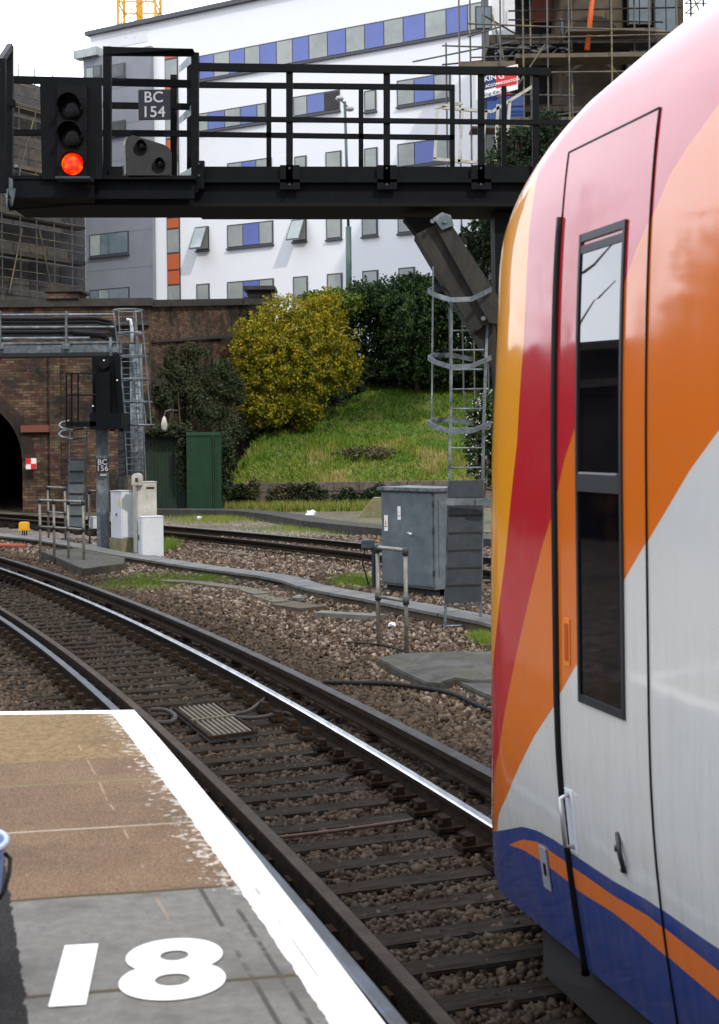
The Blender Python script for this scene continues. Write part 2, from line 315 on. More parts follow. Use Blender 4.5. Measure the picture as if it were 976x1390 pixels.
def sweep(path, prof, z0, topf, mb=None, scale=1.0):
    mb = mb or MB(); t = np.gradient(path, axis=0); t /= np.linalg.norm(t, axis=1)[:, None]; nrm = np.stack([t[:, 1], -t[:, 0]], 1); n = len(prof); V = []
    for p, q in zip(path, nrm):
        for a, h in prof: V.append((p[0] + q[0] * a * scale, p[1] + q[1] * a * scale, z0 + h * scale))
    for i in range(len(path) - 1):
        for k in range(n):
            k2 = (k + 1) % n; mb.m(1 if k in topf else 0)
            mb.add([], []); mb.f.append([mb.n + i * n + k, mb.n + i * n + k2, mb.n + (i + 1) * n + k2, mb.n + (i + 1) * n + k]); mb.mi.append(mb.cur)
    mb.v.extend(V); mb.n += len(V); return mb
near = thing('railway_track', 'curving railway track beside the platform with shiny rails and dark timber sleepers', 'railway track', (0, 0, 0))
TOPF = (6, 7, 8)
P_, _ = resample(offset(CC, -.02), .35); sweep(P_, RAILP, .004, TOPF).build('rail', ['rail_side', 'rail_top'], near, label='brightly polished outer running rail')
P_, _ = resample(offset(CC, GA + .02), .35); sweep(P_, RAILP, .004, TOPF).build('rail', ['rail_side', 'rail_top_worn'], near)
CHK = [(-.035, .02), (.045, .02), (.045, .165), (.035, .172), (-.03, .172), (-.035, .165)]
P_, _ = resample(offset(CC, GA - .135), .35); sweep(P_, CHK, .004, (3,)).build('check_rail', ['rail_side', 'rail_top_dull'], near, label='dull brown check rail lying inside the platform side rail')
SP, SW = .385, .165
SL, SLs = resample(TRK, SP)
tt = np.gradient(SL, axis=0); ang = np.arctan2(tt[:, 1], tt[:, 0])
sl0 = MB().box((0, 0, -.057), (SW, 2.62, .13)).build('sleeper', 'sleeper', None, bevel=.008)
def chair_mb(y):
    m = MB(); m.box((0, y, .032), (.16, .34, .026)); m.box((0, y + .105, .065), (.10, .06, .07)); m.box((0, y - .105, .065), (.10, .06, .07))
    for sx in (-.045, .045):
        for sy in (-.145, .145): m.lathe([(.017, .03), (.017, .072), (.008, .078)], (sx, y + sy, 0), n=6)
    return m
ch1 = chair_mb(-GA / 2).build('rail_chair', 'chair_iron', None); ch2 = chair_mb(GA / 2).build('rail_chair', 'chair_iron', None)
ch1.parent = sl0; ch2.parent = sl0; sl0.parent = near
first = True
for i in range(len(SL)):
    if SL[i, 1] < 3.2 or SL[i, 1] > 31: continue
    o = sl0 if first else sl0.copy()
    o.location = (SL[i, 0] + random.uniform(-.01, .01), SL[i, 1], random.uniform(-.006, .004)); o.rotation_euler = (0, 0, ang[i] + random.uniform(-.012, .012))
    if not first:
        COL.objects.link(o); o.parent = near
        if SL[i, 1] < 24:
            for c0 in (ch1, ch2): c = c0.copy(); COL.objects.link(c); c.parent = o
    first = False
# conductor rail
dpts = [(0, 757), (51, 770), (154, 803), (256, 844), (359, 893), (461, 946), (500, 967), (662, 1054)]
D_ = np.array([G(x, y, .235)[:2] for x, y in dpts]); PD = np.polyfit(D_[:, 1], D_[:, 0], 2)
ys2 = np.linspace(-6, 42, 500); DD = np.stack([np.polyval(PD, ys2), ys2], 1)
# keep it the standard distance outside the running rail
DD = offset(CC, -.40)
cond = thing('conductor_rail', 'brown topped conductor rail raised on insulators outside the polished running rail', 'conductor rail', (0, 0, 0))
CNP = [(-.06, 0), (.06, 0), (.06, .02), (.02, .04), (.02, .085), (.045, .095), (.045, .14), (.036, .147), (-.036, .147), (-.045, .14), (-.045, .095), (-.02, .085), (-.02, .04), (-.06, .02)]
P_, _ = resample(DD, .35); sweep(P_, CNP, .085, (6, 7, 8)).build('rail', ['rail_side', 'cond_top'], cond)
P_, _ = resample(DD, 1.925)
ins0 = MB().lathe([(.07, -.02), (.07, .03), (.05, .035), (.065, .055), (.045, .06), (.055, .085)], (0, 0, 0), n=12).build('insulator', 'chair_iron', None); ins0.parent = cond
k = 0
for p in P_:
    if 3 < p[1] < 31:
        o = ins0 if k == 0 else ins0.copy(); k += 1
        if k > 1: COL.objects.link(o); o.parent = cond
        o.location = (p[0], p[1], 0)

# ------------------------------------------------------------------ ground, ballast
gm = bpy.data.materials.new('ground_ballast'); MATS['ground'] = gm; nt, b = nodes(gm); L = nt.links
t = nt.nodes.new('ShaderNodeTexCoord'); vo = nt.nodes.new('ShaderNodeTexVoronoi'); vo.inputs['Scale'].default_value = 17; vo.inputs['Randomness'].default_value = 1; L.new(t.outputs['Object'], vo.inputs['Vector'])
cr = nt.nodes.new('ShaderNodeValToRGB'); e = cr.color_ramp.elements; e[0].position = .1; e[0].color = (.045, .033, .026, 1); e[1].position = .9; e[1].color = (.34, .28, .25, 1); x = e.new(.55); x.color = (.15, .112, .094, 1)
sp = nt.nodes.new('ShaderNodeSeparateColor'); L.new(vo.outputs['Color'], sp.inputs[0]); L.new(sp.outputs[0], cr.inputs[0])
n1 = nt.nodes.new('ShaderNodeTexNoise'); n1.inputs['Scale'].default_value = .35; n1.inputs['Detail'].default_value = 6; L.new(t.outputs['Object'], n1.inputs['Vector'])
mr = nt.nodes.new('ShaderNodeMapRange'); mr.inputs[1].default_value = .5; mr.inputs[2].default_value = .68; L.new(n1.outputs['Fac'], mr.inputs[0])
mx = nt.nodes.new('ShaderNodeMix'); mx.data_type = 'RGBA'; L.new(mr.outputs[0], mx.inputs[0]); L.new(cr.outputs[0], mx.inputs[6]); mx.inputs[7].default_value = (.085, .075, .05, 1)
L.new(mx.outputs[2], b.inputs['Base Color']); b.inputs['Roughness'].default_value = .95
bp = nt.nodes.new('ShaderNodeBump'); bp.inputs['Distance'].default_value = .05; bp.inputs['Strength'].default_value = .9; L.new(vo.outputs['Distance'], bp.inputs['Height']); bp.invert = True; L.new(bp.outputs[0], b.inputs['Normal'])
tag(MB().add([(-2500, -300, -.05), (2500, -300, -.05), (2500, 4000, -.05), (-2500, 4000, -.05)], [(0, 1, 2, 3)]).build('ground', 'ground'), kind='structure')

# platform outline
ppts = [(169, 968), (251, 1050), (307, 1117), (374, 1191), (456, 1299)]
PZ = 1.03
PE = offset(CC, GA + .70); k = (PE[:, 1] < 6.62); PEp = PE[k]
def edge_x(y): return np.interp(y, PE[:, 1], PE[:, 0])

trough_px = [(-60, 716), (0, 727), (60, 733), (110, 742), (159, 752), (205, 759), (266, 769), (328, 777), (389, 785), (428, 799), (500, 811), (574, 826), (666, 843), (760, 868)]
TR = np.array([G(x, y, .10)[:2] for x, y in trough_px])
def polydist(P, path):
    best = np.full(len(P), 1e9)
    for a, b in zip(path[:-1], path[1:]):
        ab = b - a; tt = np.clip(((P - a) @ ab) / (ab @ ab), 0, 1); best = np.minimum(best, np.linalg.norm(P - (a + tt[:, None] * ab), axis=1))
    return best
# ballast stones: one heap nobody could count
NS = 210000
Yr = np.sqrt(RNG.uniform(4.0 ** 2, 34 ** 2, NS)); keep = RNG.random(NS) < np.where(Yr < 15, 1, np.where(Yr < 22, .62, .38)); Yr = Yr[keep]
Xr = RNG.uniform(-.33, .19, len(Yr)) * Yr + RNG.uniform(-.8, .8, len(Yr)); Pn = np.stack([Xr, Yr], 1)
extra = 40000; Ye = RNG.uniform(4.2, 11, extra); Xe = RNG.uniform(-.30, .2, extra) * Ye + RNG.uniform(-.6, .6, extra); Pn = np.vstack([Pn, np.stack([Xe, Ye], 1)])
# track coordinates of each stone
idx = np.clip(np.searchsorted(TRK[:, 1], Pn[:, 1]), 1, len(TRK) - 1); tg = TRK[idx] - TRK[idx - 1]; tg /= np.linalg.norm(tg, axis=1)[:, None]
rel = Pn - TRK[idx]; off = rel[:, 0] * tg[:, 1] - rel[:, 1] * tg[:, 0]; foot = TRK[idx] + tg * (rel * tg).sum(1)[:, None]
cum = np.r_[0, np.cumsum(np.linalg.norm(np.diff(TRK, axis=0), axis=1))]; along = np.interp(foot[:, 1], TRK[:, 1], cum)
ph = np.abs((along + SP / 2) % SP - SP / 2)
ok = ~((np.abs(off) < 1.28) & (ph < SW / 2 + .02) & (RNG.random(len(off)) > .20))
ok &= ~((Pn[:, 1] < 6.75) & (Pn[:, 0] < edge_x(Pn[:, 1]) + .03)); ok &= polydist(Pn, TR) > .27
ok &= np.abs(np.abs(off) - GA / 2) > .09; ok &= np.abs(off - (GA / 2 + .40)) > .03
Pn, off = Pn[ok], off[ok]; n = len(Pn)
inside = np.abs(off) < 1.0; dirty = np.clip(1 - (np.abs(off - .3) - 1.1) / 1.3, 0, 1)
sz = RNG.uniform(.013, .031, n) * np.where(inside, .9, 1) * np.where(Pn[:, 1] > 20, 1.25, 1); zz = np.where(inside, -.03, -.015) + RNG.uniform(-.015, .02, n)
cube = np.array([(x, y, z) for z in (-1, 1) for x, y in ((-1, -1), (1, -1), (1, 1), (-1, 1))], float)
Vs = cube[None] * RNG.uniform(.55, 1.15, (n, 8, 3)); Vs[:, 4:, :2] *= RNG.uniform(.45, .95, (n, 1, 1)); Vs *= (sz[:, None] * RNG.uniform(.65, 1.35, (n, 3)))[:, None]
ax = RNG.normal(size=(n, 3)); ax /= np.linalg.norm(ax, axis=1)[:, None]; an = RNG.uniform(0, 6.28, n)
K = np.zeros((n, 3, 3)); K[:, 0, 1] = -ax[:, 2]; K[:, 0, 2] = ax[:, 1]; K[:, 1, 0] = ax[:, 2]; K[:, 1, 2] = -ax[:, 0]; K[:, 2, 0] = -ax[:, 1]; K[:, 2, 1] = ax[:, 0]
Rm = np.eye(3)[None] + np.sin(an)[:, None, None] * K + (1 - np.cos(an))[:, None, None] * (K @ K)
Vs = np.einsum('nij,nkj->nki', Rm, Vs) + np.stack([Pn[:, 0], Pn[:, 1], zz], 1)[:, None]
q = np.array([(3, 2, 1, 0), (4, 5, 6, 7), (0, 1, 5, 4), (1, 2, 6, 5), (2, 3, 7, 6), (3, 0, 4, 7)])
tone = np.clip(RNG.beta(1.8, 2.6, n) * (1 - .68 * dirty) + .04, 0, 1)
ballast = fast('ballast', Vs.reshape(-1, 3), (q[None] + 8 * np.arange(n)[:, None, None]).reshape(-1, 4), 'stone_tone', None, np.repeat(tone, 8))
tag(ballast, 'crushed stone ballast around the near track and between its sleepers', 'ballast', kind='stuff')

# ------------------------------------------------------------------ platform
FARY = G(60, 965, 1.03).y
pm = bpy.data.materials.new('platform_top'); MATS['platform_top'] = pm; nt, b = nodes(pm); L = nt.links; N = nt.nodes.new
def M(op, a, b_=None, c=None, clamp=False):
    n = N('ShaderNodeMath'); n.operation = op; n.use_clamp = clamp
    for i, v in enumerate((a, b_, c)):
        if v is None: continue
        if isinstance(v, (int, float)): n.inputs[i].default_value = v
        else: nt.links.new(v, n.inputs[i])
    return n.outputs[0]
def MIX(f, a, b_):
    x = N('ShaderNodeMix'); x.data_type = 'RGBA'
    for i, v in ((0, f), (6, a), (7, b_)):
        if isinstance(v, (int, float)): x.inputs[i].default_value = v
        elif isinstance(v, tuple): x.inputs[i].default_value = (*v, 1)
        else: nt.links.new(v, x.inputs[i])
    return x.outputs[2]
def NOI(s, d=6, v=None, r=.6):
    n = N('ShaderNodeTexNoise'); n.inputs['Scale'].default_value = s; n.inputs['Detail'].default_value = d; n.inputs['Roughness'].default_value = r; nt.links.new(v or tcp.outputs['Object'], n.inputs['Vector']); return n.outputs['Fac']
def RNGE(v, a, b_, c=0., d=1.):
    n = N('ShaderNodeMapRange'); nt.links.new(v, n.inputs[0])
    for i, q_ in enumerate((a, b_, c, d)): n.inputs[i + 1].default_value = q_
    return n.outputs[0]
tcp = N('ShaderNodeTexCoord'); uvn = N('ShaderNodeUVMap'); uvn.uv_map = 'UVMap'; su = N('ShaderNodeSeparateXYZ'); L.new(uvn.outputs[0], su.inputs[0]); u_, v_ = su.outputs[0], su.outputs[1]
fine = NOI(190, 3); mid = NOI(28, 8); big = NOI(3.2, 5)
brown = MIX(RNGE(fine, .36, .66), (.062, .036, .021), (.20, .135, .085)); brown = MIX(RNGE(big, .42, .62), brown, MIX(RNGE(fine, .35, .65), (.085, .047, .026), (.225, .155, .098)))
tan = MIX(RNGE(mid, .35, .65), (.14, .088, .04), (.29, .21, .115)); tan = MIX(RNGE(fine, .4, .62), tan, (.13, .08, .04))
grey = MIX(RNGE(mid, .3, .7), (.118, .113, .105), (.165, .158, .146)); grey = MIX(RNGE(big, .5, .62), grey, (.10, .095, .087))
vv = M('ADD', v_, M('MULTIPLY', NOI(4, 3), .015))
c = MIX(M('GREATER_THAN', vv, 6.0), brown, tan); c = MIX(M('LESS_THAN', vv, 4.19), c, grey)
for vj, wd, cj in ((4.19, .010, (.06, .045, .02)), (4.925, .007, (.33, .28, .22)), (5.60, .008, (.15, .14, .06)), (6.0, .006, (.12, .08, .05)), (3.45, .01, (.06, .05, .03)), (6.42, .006, (.2, .13, .08))):
    c = MIX(M('LESS_THAN', M('ABSOLUTE', M('SUBTRACT', vv, vj)), wd), c, cj)
c = MIX(M('MULTIPLY', M('LESS_THAN', M('ABSOLUTE', M('SUBTRACT', u_, M('ADD', .355, M('MULTIPLY', NOI(2, 2), .03)))), .004), RNGE(NOI(5, 4), .48, .6, 0, .7)), c, (.30, .22, .15))
for uj in (.235, .165): c = MIX(M('MULTIPLY', M('MULTIPLY', M('LESS_THAN', M('ABSOLUTE', M('SUBTRACT', u_, uj)), .007), M('LESS_THAN', vv, 4.19)), RNGE(NOI(9, 4), .4, .5)), c, (.06, .055, .05))
# worn speckles of old paint then the solid white line
spk = M('MULTIPLY', RNGE(M('ADD', NOI(26, 7, r=.72), M('MULTIPLY', RNGE(u_, .12, .30), -.17)), .50, .53), M('MULTIPLY', M('LESS_THAN', u_, .33), M('GREATER_THAN', vv, 4.1)))
c = MIX(M('MULTIPLY', spk, .7), c, (.50, .47, .42))
edge = M('ADD', u_, M('MULTIPLY', M('SUBTRACT', NOI(16, 6, r=.7), .5), .026))
white = M('LESS_THAN', edge, .122); sy_ = N('ShaderNodeSeparateXYZ'); L.new(tcp.outputs['Object'], sy_.inputs[0]); wend = M('GREATER_THAN', M('ADD', sy_.outputs[1], M('MULTIPLY', M('SUBTRACT', NOI(14, 5), .5), .03)), FARY - .085)
pw = MIX(RNGE(NOI(34, 8, r=.75), .55, .72), (.70, .70, .68), (.42, .40, .36)); pw = MIX(M('LESS_THAN', M('ABSOLUTE', M('SUBTRACT', vv, 5.60)), .006), pw, (.3, .28, .24)); pw = MIX(M('LESS_THAN', M('ABSOLUTE', M('SUBTRACT', vv, 6.05)), .006), pw, (.3, .28, .24)); pw = MIX(M('MULTIPLY', M('LESS_THAN', M('ABSOLUTE', M('SUBTRACT', u_, .075)), .003), RNGE(NOI(3, 3), .5, .55)), pw, (.3, .28, .26))
c = MIX(M('MAXIMUM', white, wend), c, pw)
stn_ = RNGE(NOI(1.7, 9, r=.75), .52, .66); c = MIX(M('MULTIPLY', stn_, .35), c, (.05, .035, .025)); gum = M('MULTIPLY', RNGE(NOI(55, 2), .72, .76), .6); c = MIX(gum, c, (.03, .025, .02))
tarm = M('GREATER_THAN', M('ADD', u_, M('MULTIPLY', M('SUBTRACT', NOI(22, 5), .5), .03)), .79)
tcol = MIX(RNGE(fine, .4, .65), (.006, .006, .007), (.028, .027, .026)); c = MIX(M('MULTIPLY', tarm, M('LESS_THAN', vv, 5.1)), c, tcol)
L.new(c, b.inputs['Base Color']); b.inputs['Roughness'].default_value = .85; b.inputs['Specular IOR Level'].default_value = .15
bp = N('ShaderNodeBump'); bp.inputs['Strength'].default_value = .35; bp.inputs['Distance'].default_value = .004; L.new(fine, bp.inputs['Height']); L.new(bp.outputs[0], b.inputs['Normal'])
FAR = G(60, 965, PZ).y
me = bpy.data.meshes.new('platform'); ysp = np.linspace(-3, FAR, 90); us = np.r_[0, np.linspace(.1, 9, 24)]; V = []; F = []; UV = []
Ec = np.stack([edge_x(ysp), ysp], 1); tn = np.gradient(Ec, axis=0); tn /= np.linalg.norm(tn, axis=1)[:, None]; nl = np.stack([-tn[:, 1], tn[:, 0]], 1)
for i, y in enumerate(ysp):
    for u in us:
        px_ = Ec[i, 0] - u * 1.06; py_ = y - .0 * u; V.append((px_, py_, PZ)); UV.append((u, py_ - .175 * px_))
nu = len(us)
for i in range(len(ysp) - 1):
    for j in range(nu - 1): F.append((i * nu + j, (i + 1) * nu + j, (i + 1) * nu + j + 1, i * nu + j + 1))
ntop = len(F); base = len(V)
ring = [i * nu for i in range(len(ysp))] + [(len(ysp) - 1) * nu + j for j in range(1, nu)]
def wallring(dx, z):
    out = []
    for r_ in ring: V.append((V[r_][0] - dx, V[r_][1] - dx, z)); UV.append((5, 0)); out.append(len(V) - 1)
    return out
r1 = wallring(0, PZ - .07); r2 = wallring(.09, PZ - .07); r3 = wallring(.09, -.05); FM = [0] * ntop
for A, B, mi in ((ring, r1, 1), (r1, r2, 1), (r2, r3, 2)):
    for a in range(len(ring) - 1): F.append((A[a], A[a + 1], B[a + 1], B[a])); FM.append(mi)
me.from_pydata(V, [], F); me.materials.append(pm); me.materials.append(MATS['concrete_side']); me.materials.append(MATS['brick_dark']); me.polygons.foreach_set('material_index', FM)
uvl = me.uv_layers.new(name='UVMap'); vi = np.zeros(len(me.loops), np.int32); me.loops.foreach_get('vertex_index', vi); uvl.data.foreach_set('uv', np.array(UV, np.float32)[vi].ravel())
pf = bpy.data.objects.new('platform', me); COL.objects.link(pf); BASE[pf.name] = Vector((0, 0, 0)); tag(pf, kind='structure')
# painted characters on the platform
num = text('18', .50, (0, 0, 0), (1, 0, 0), (0, 1, 0), 'paint_white', pf, 'platform_marking', bold=.018, align='LEFT', spacing=.95, out=0)
nm = num.data; co = np.array([v.co[:] for v in nm.vertices]); a0, a1 = G(86, 1288, PZ), G(303, 1275, PZ); top = co[:, 1].max(); wd = co[:, 0].max() - co[:, 0].min(); s_ = (a1.x - a0.x) / wd
for v in nm.vertices:
    x = (v.co.x - co[:, 0].min()) * s_; y = (v.co.y - top) * 1.05; v.co = (a0.x + x - y * .12, a0.y + .02 + y + x * .12, PZ + .004)
# ------------------------------------------------------------------ train
O668 = None
TH = math.atan2(528, FPX); UREAR = np.array([math.sin(TH), -math.cos(TH)]); INW = np.array([math.cos(TH), math.sin(TH)]); DTR = 2.2
O2 = -(-INW) * 0 + INW * DTR      # foot of the perpendicular from the camera
rr = ray(668, 1100); t_ = DTR / (INW @ np.array([rr[0], 1.0])); PN = np.array([rr[0], 1.0]) * t_; TO = PN  # origin: side plane where the nose ends
prof = [(.115, .28), (.10, .36), (.062, .6), (.03, .85), (.008, 1.1), (0, 1.35), (0, 1.8), (0, 2.3), (.006, 2.7), (.02, 3.05), (.035, 3.25), (.062, 3.5), (.095, 3.68), (.16, 3.84), (.27, 3.97), (.44, 4.06), (.7, 4.12), (1.05, 4.15), (1.4, 4.16)]
pa = np.array(prof); dd = np.r_[0, np.cumsum(np.linalg.norm(np.diff(pa, axis=0), axis=1))]; ss = np.linspace(0, dd[-1], 400)
pt = np.stack([np.interp(ss, dd, pa[:, 0]), np.interp(ss, dd, pa[:, 1])], 1); kk = 15; pad = np.vstack([np.repeat(pt[:1], kk, 0), pt, np.repeat(pt[-1:], kk, 0)]); ker = np.ones(2 * kk + 1) / (2 * kk + 1)
for c_ in (0, 1): pt[:, c_] = np.convolve(pad[:, c_], ker, 'valid')
varc = .28 + np.r_[0, np.cumsum(np.linalg.norm(np.diff(pt, axis=0), axis=1))]
NR = 90; rows_v = np.linspace(varc[0], varc[-1], NR); rows_t = np.interp(rows_v, varc, pt[:, 0]); rows_z = np.interp(rows_v, varc, pt[:, 1])
def t_of_z(z): return float(np.interp(z, rows_z, rows_t))
def v_of_z(z): return float(np.interp(z, rows_z, rows_v))
sil = np.array([(1219, 672), (1198, 671), (1112, 667.5), (1000, 667), (766, 666.5), (600, 668), (480, 674), (345, 678.6), (308, 686), (272, 701.7), (235, 722), (207, 742), (170, 770.7), (138, 807), (107.5, 843.7), (75, 888), (48.7, 933), (32.5, 976)])[::-1]
CA = .95
def rowpts(sc, tv, z, n=40):
    ph = np.linspace(0, math.pi / 2, n); wv = np.cos(ph) ** (2 / 2.1); s = sc - CA * np.sin(ph) ** (2 / 2.1); tau = 1.4 - wv * (1.4 - tv)
    P = TO[None] + s[:, None] * UREAR + tau[:, None] * INW; return np.column_stack([P, np.full(n, z)]), s, tau
scs = []
for tv, z in zip(rows_t, rows_z):
    lo, hi = -1., 4.
    for _ in range(40):
        md = (lo + hi) / 2; P, s, tau = rowpts(md, tv, z); x, y = proj(P); k = np.argmin(x)
        if x[k] > np.interp(y[k], sil[:, 0], sil[:, 1]): hi = md
        else: lo = md
    scs.append(md)
scs = np.array(scs); km = np.searchsorted(rows_z, 3.90); sl = 0
for i in range(km, NR): scs[i] = scs[km - 1] + (rows_z[i] - rows_z[km - 1]) * 5 + .18 * (rows_t[i] - rows_t[km - 1])
ksm = np.ones(5) / 5; scs = np.convolve(np.r_[[scs[0]] * 2, scs, [scs[-1]] * 2], ksm, 'valid')
print('nose starts', scs[::10].round(2))
LT = 13.5; NCc, NCs = 34, 60
sside = (np.linspace(0, 1, NCs + 1)[1:]) ** 1.6
def train_grid(rows, rt, rz, sc, ncc):
    GP = []; GU = []
    for v, tv, z, c0 in zip(rows, rt, rz, sc):
        P, s, tau = rowpts(c0, tv, z, ncc); P = P[::-1]; s = s[::-1]; tau = tau[::-1]
        arc = np.r_[0, np.cumsum(np.hypot(np.diff(s), np.diff(tau)))]; u = c0 - (arc[-1] - arc)
        s2 = c0 + sside * (LT - c0); P2 = np.column_stack([TO[None] + s2[:, None] * UREAR + tv * INW, np.full(len(s2), z)])
        GP.append(np.vstack([P, P2])); GU.append(np.stack([np.r_[u, s2], np.full(len(u) + len(s2), v)], 1))
    return np.array(GP), np.array(GU)
GP, GU = train_grid(rows_v, rows_t, rows_z, scs, NCc)
# dense sampling for reading livery lines
rv = np.linspace(rows_v[0], rows_v[-1], 500); HP, HU = train_grid(rv, np.interp(rv, rows_v, rows_t), np.interp(rv, rows_v, rows_z), np.interp(rv, rows_v, scs), 90)
# refine side columns near the nose
def uv_at(px, py):
    # side part first
    r = np.array(ray(px, py)); tv = 0.; 
    for _ in range(8):
        t_ = (DTR + tv) / (INW @ r[:2]); P = r * t_; z = CAMZ + P[2]; tv = t_of_z(min(max(z, .28), 4.1))
    s = (P[:2] - TO - tv * INW) @ UREAR
    if s > np.interp(z, rows_z, scs): return s, v_of_z(z), z
    X, Y = proj(HP); k = np.argmin((X - px) ** 2 + (Y - py) ** 2 + 1e-6); i, j = np.unravel_index(k, X.shape); return HU[i, j, 0], HU[i, j, 1], HP[i, j, 2]
def L_(pts): return [uv_at(*p)[:2] for p in pts]
B1 = L_([(731, 234), (722, 285), (719, 306), (714, 396), (711, 465), (705.6, 534), (702, 600), (695, 663), (685, 766), (679.6, 852), (671, 938)])
B2 = L_([(976, 141), (933.5, 199), (909, 237), (895.5, 272), (882, 300), (864, 341), (826, 453), (788, 563), (767, 625), (755, 680), (736, 742), (721, 801), (705, 870), (692, 932), (683, 985), (676, 1019)])
B3 = L_([(976, 584), (936, 639), (908, 687), (881, 732), (850, 785), (816, 850), (783, 904), (764, 937), (750, 962), (726, 998), (705, 1040), (688, 1081), (678, 1105)])
B4 = L_([(674, 1128), (688, 1126), (709, 1122), (729.5, 1127.6), (753.6, 1141), (788, 1165), (833, 1195), (881, 1222), (957, 1275.6), (976, 1288)])
B5 = L_([(692, 1146), (709, 1139.6), (729.5, 1143), (753.6, 1160), (795, 1188), (833, 1215), (881, 1243), (915, 1270)])
B6 = L_([(692, 1147.5), (709, 1153), (729.5, 1165.5), (753.6, 1183), (788, 1210), (833, 1238), (864, 1262), (888, 1283), (915, 1306)])
B1 = B1[:9] + [(.04, 1.474), (-.12, 1.195)]; B2 = B2[:14] + [(.045, .993), (-.12, .80)]     # tails on the rounded corner, where the view only grazes the surface
def ext(B, key, n=2):   # continue a line straight at both ends
    B = sorted(B, key=lambda p: p[key]); o = 1 - key; out = [B[0]]
    for p in B[1:]:
        if p[key] - out[-1][key] > .012: out.append(p)
    return out
lm = bpy.data.materials.new('train_livery'); MATS['livery'] = lm; nt, b = nodes(lm); L = nt.links; N = nt.nodes.new
tcp = N('ShaderNodeTexCoord'); uvn = N('ShaderNodeUVMap'); uvn.uv_map = 'UVMap'; su = N('ShaderNodeSeparateXYZ'); L.new(uvn.outputs[0], su.inputs[0]); u_, v_ = su.outputs[0], su.outputs[1]
def curve(inp, B, key, lo, hi, s0=None, s1=None):
    """piecewise-linear boundary as a float curve; domain [lo,hi] of the key axis, value coded as (x+3)/12"""
    B = ext(B, key); pts = [((p[key] - lo) / (hi - lo), (p[1 - key] + 3) / 12) for p in B]
    a, b2 = pts[0], pts[1]; sl_a = (b2[1] - a[1]) / (b2[0] - a[0]) if s0 is None else s0; c2, d = pts[-2], pts[-1]; sl_b = (d[1] - c2[1]) / (d[0] - c2[0]) if s1 is None else s1
    if a[0] > .001: pts.insert(0, (0., min(1, max(0, a[1] - sl_a * a[0]))))
    if d[0] < .999: pts.append((1., min(1, max(0, d[1] + sl_b * (1 - d[0])))))
    fc = N('ShaderNodeFloatCurve'); cm = fc.mapping; cm.extend = 'EXTRAPOLATED'; cu = cm.curves[0]
    while len(cu.points) > 2: cu.points.remove(cu.points[1])
    cu.points[0].location = pts[0]; cu.points[1].location = pts[-1]
    for p in pts[1:-1]: cu.points.new(*p)
    for p in cu.points: p.handle_type = 'VECTOR'
    cm.update(); nt.links.new(RNGE(inp, lo, hi), fc.inputs['Value'])
    return M('SUBTRACT', M('MULTIPLY', fc.outputs[0], 12.), 3.)
LO, HI = .2, 5.2
b1 = curve(v_, B1, 1, LO, HI, s0=.6); b2 = curve(v_, B2, 1, LO, HI, s0=.5); b3 = curve(v_, B3, 1, LO, HI, s0=.3)
b4 = curve(u_, B4, 0, -1.5, 9); b5 = curve(u_, B5, 0, -1.5, 9); b6 = curve(u_, B6, 0, -1.5, 9)
c = MIX(M('LESS_THAN', u_, b3), (.50, .50, .475), (.54, .115, .003)); c = MIX(M('LESS_THAN', u_, b2), c, (.37, .004, .011)); c = MIX(M('LESS_THAN', u_, b1), c, (.62, .24, .001))
blue = M('LESS_THAN', v_, b4); stripe = M('MULTIPLY', M('MULTIPLY', M('LESS_THAN', v_, b5), M('GREATER_THAN', v_, b6)), M('GREATER_THAN', u_, B5[0][0]))
c = MIX(blue, c, MIX(RNGE(NOI(7, 6), .4, .75), (.018, .045, .19), (.035, .05, .17))); c = MIX(stripe, c, (.62, .15, .03))
dirt = M('MULTIPLY', RNGE(NOI(5, 8, r=.7), .5, .8), .12); c = MIX(dirt, c, (.25, .2, .15))
mps = N('ShaderNodeMapping'); mps.inputs['Scale'].default_value = (9, .9, 1); L.new(uvn.outputs[0], mps.inputs['Vector'])
c = MIX(M('MULTIPLY', M('MULTIPLY', RNGE(NOI(2.5, 7, mps.outputs[0], .7), .46, .75), RNGE(v_, 2.6, .5)), .30), c, (.16, .13, .10))
c = MIX(M('MULTIPLY', RNGE(NOI(60, 4), .66, .74), .25), c, (.2, .17, .14))
L.new(c, b.inputs['Base Color']); b.inputs['Roughness'].default_value = .38; b.inputs['Coat Weight'].default_value = 1.0; b.inputs['Coat IOR'].default_value = 1.66; b.inputs['Specular IOR Level'].default_value = .15
L.new(RNGE(NOI(3, 5), .3, .7, .04, .13), b.inputs['Coat Roughness'])
bp = N('ShaderNodeBump'); bp.inputs['Strength'].default_value = .25; bp.inputs['Distance'].default_value = .01; L.new(NOI(2.2, 2), bp.inputs['Height']); L.new(bp.outputs[0], b.inputs['Normal']); L.new(bp.outputs[0], b.inputs['Coat Normal'])

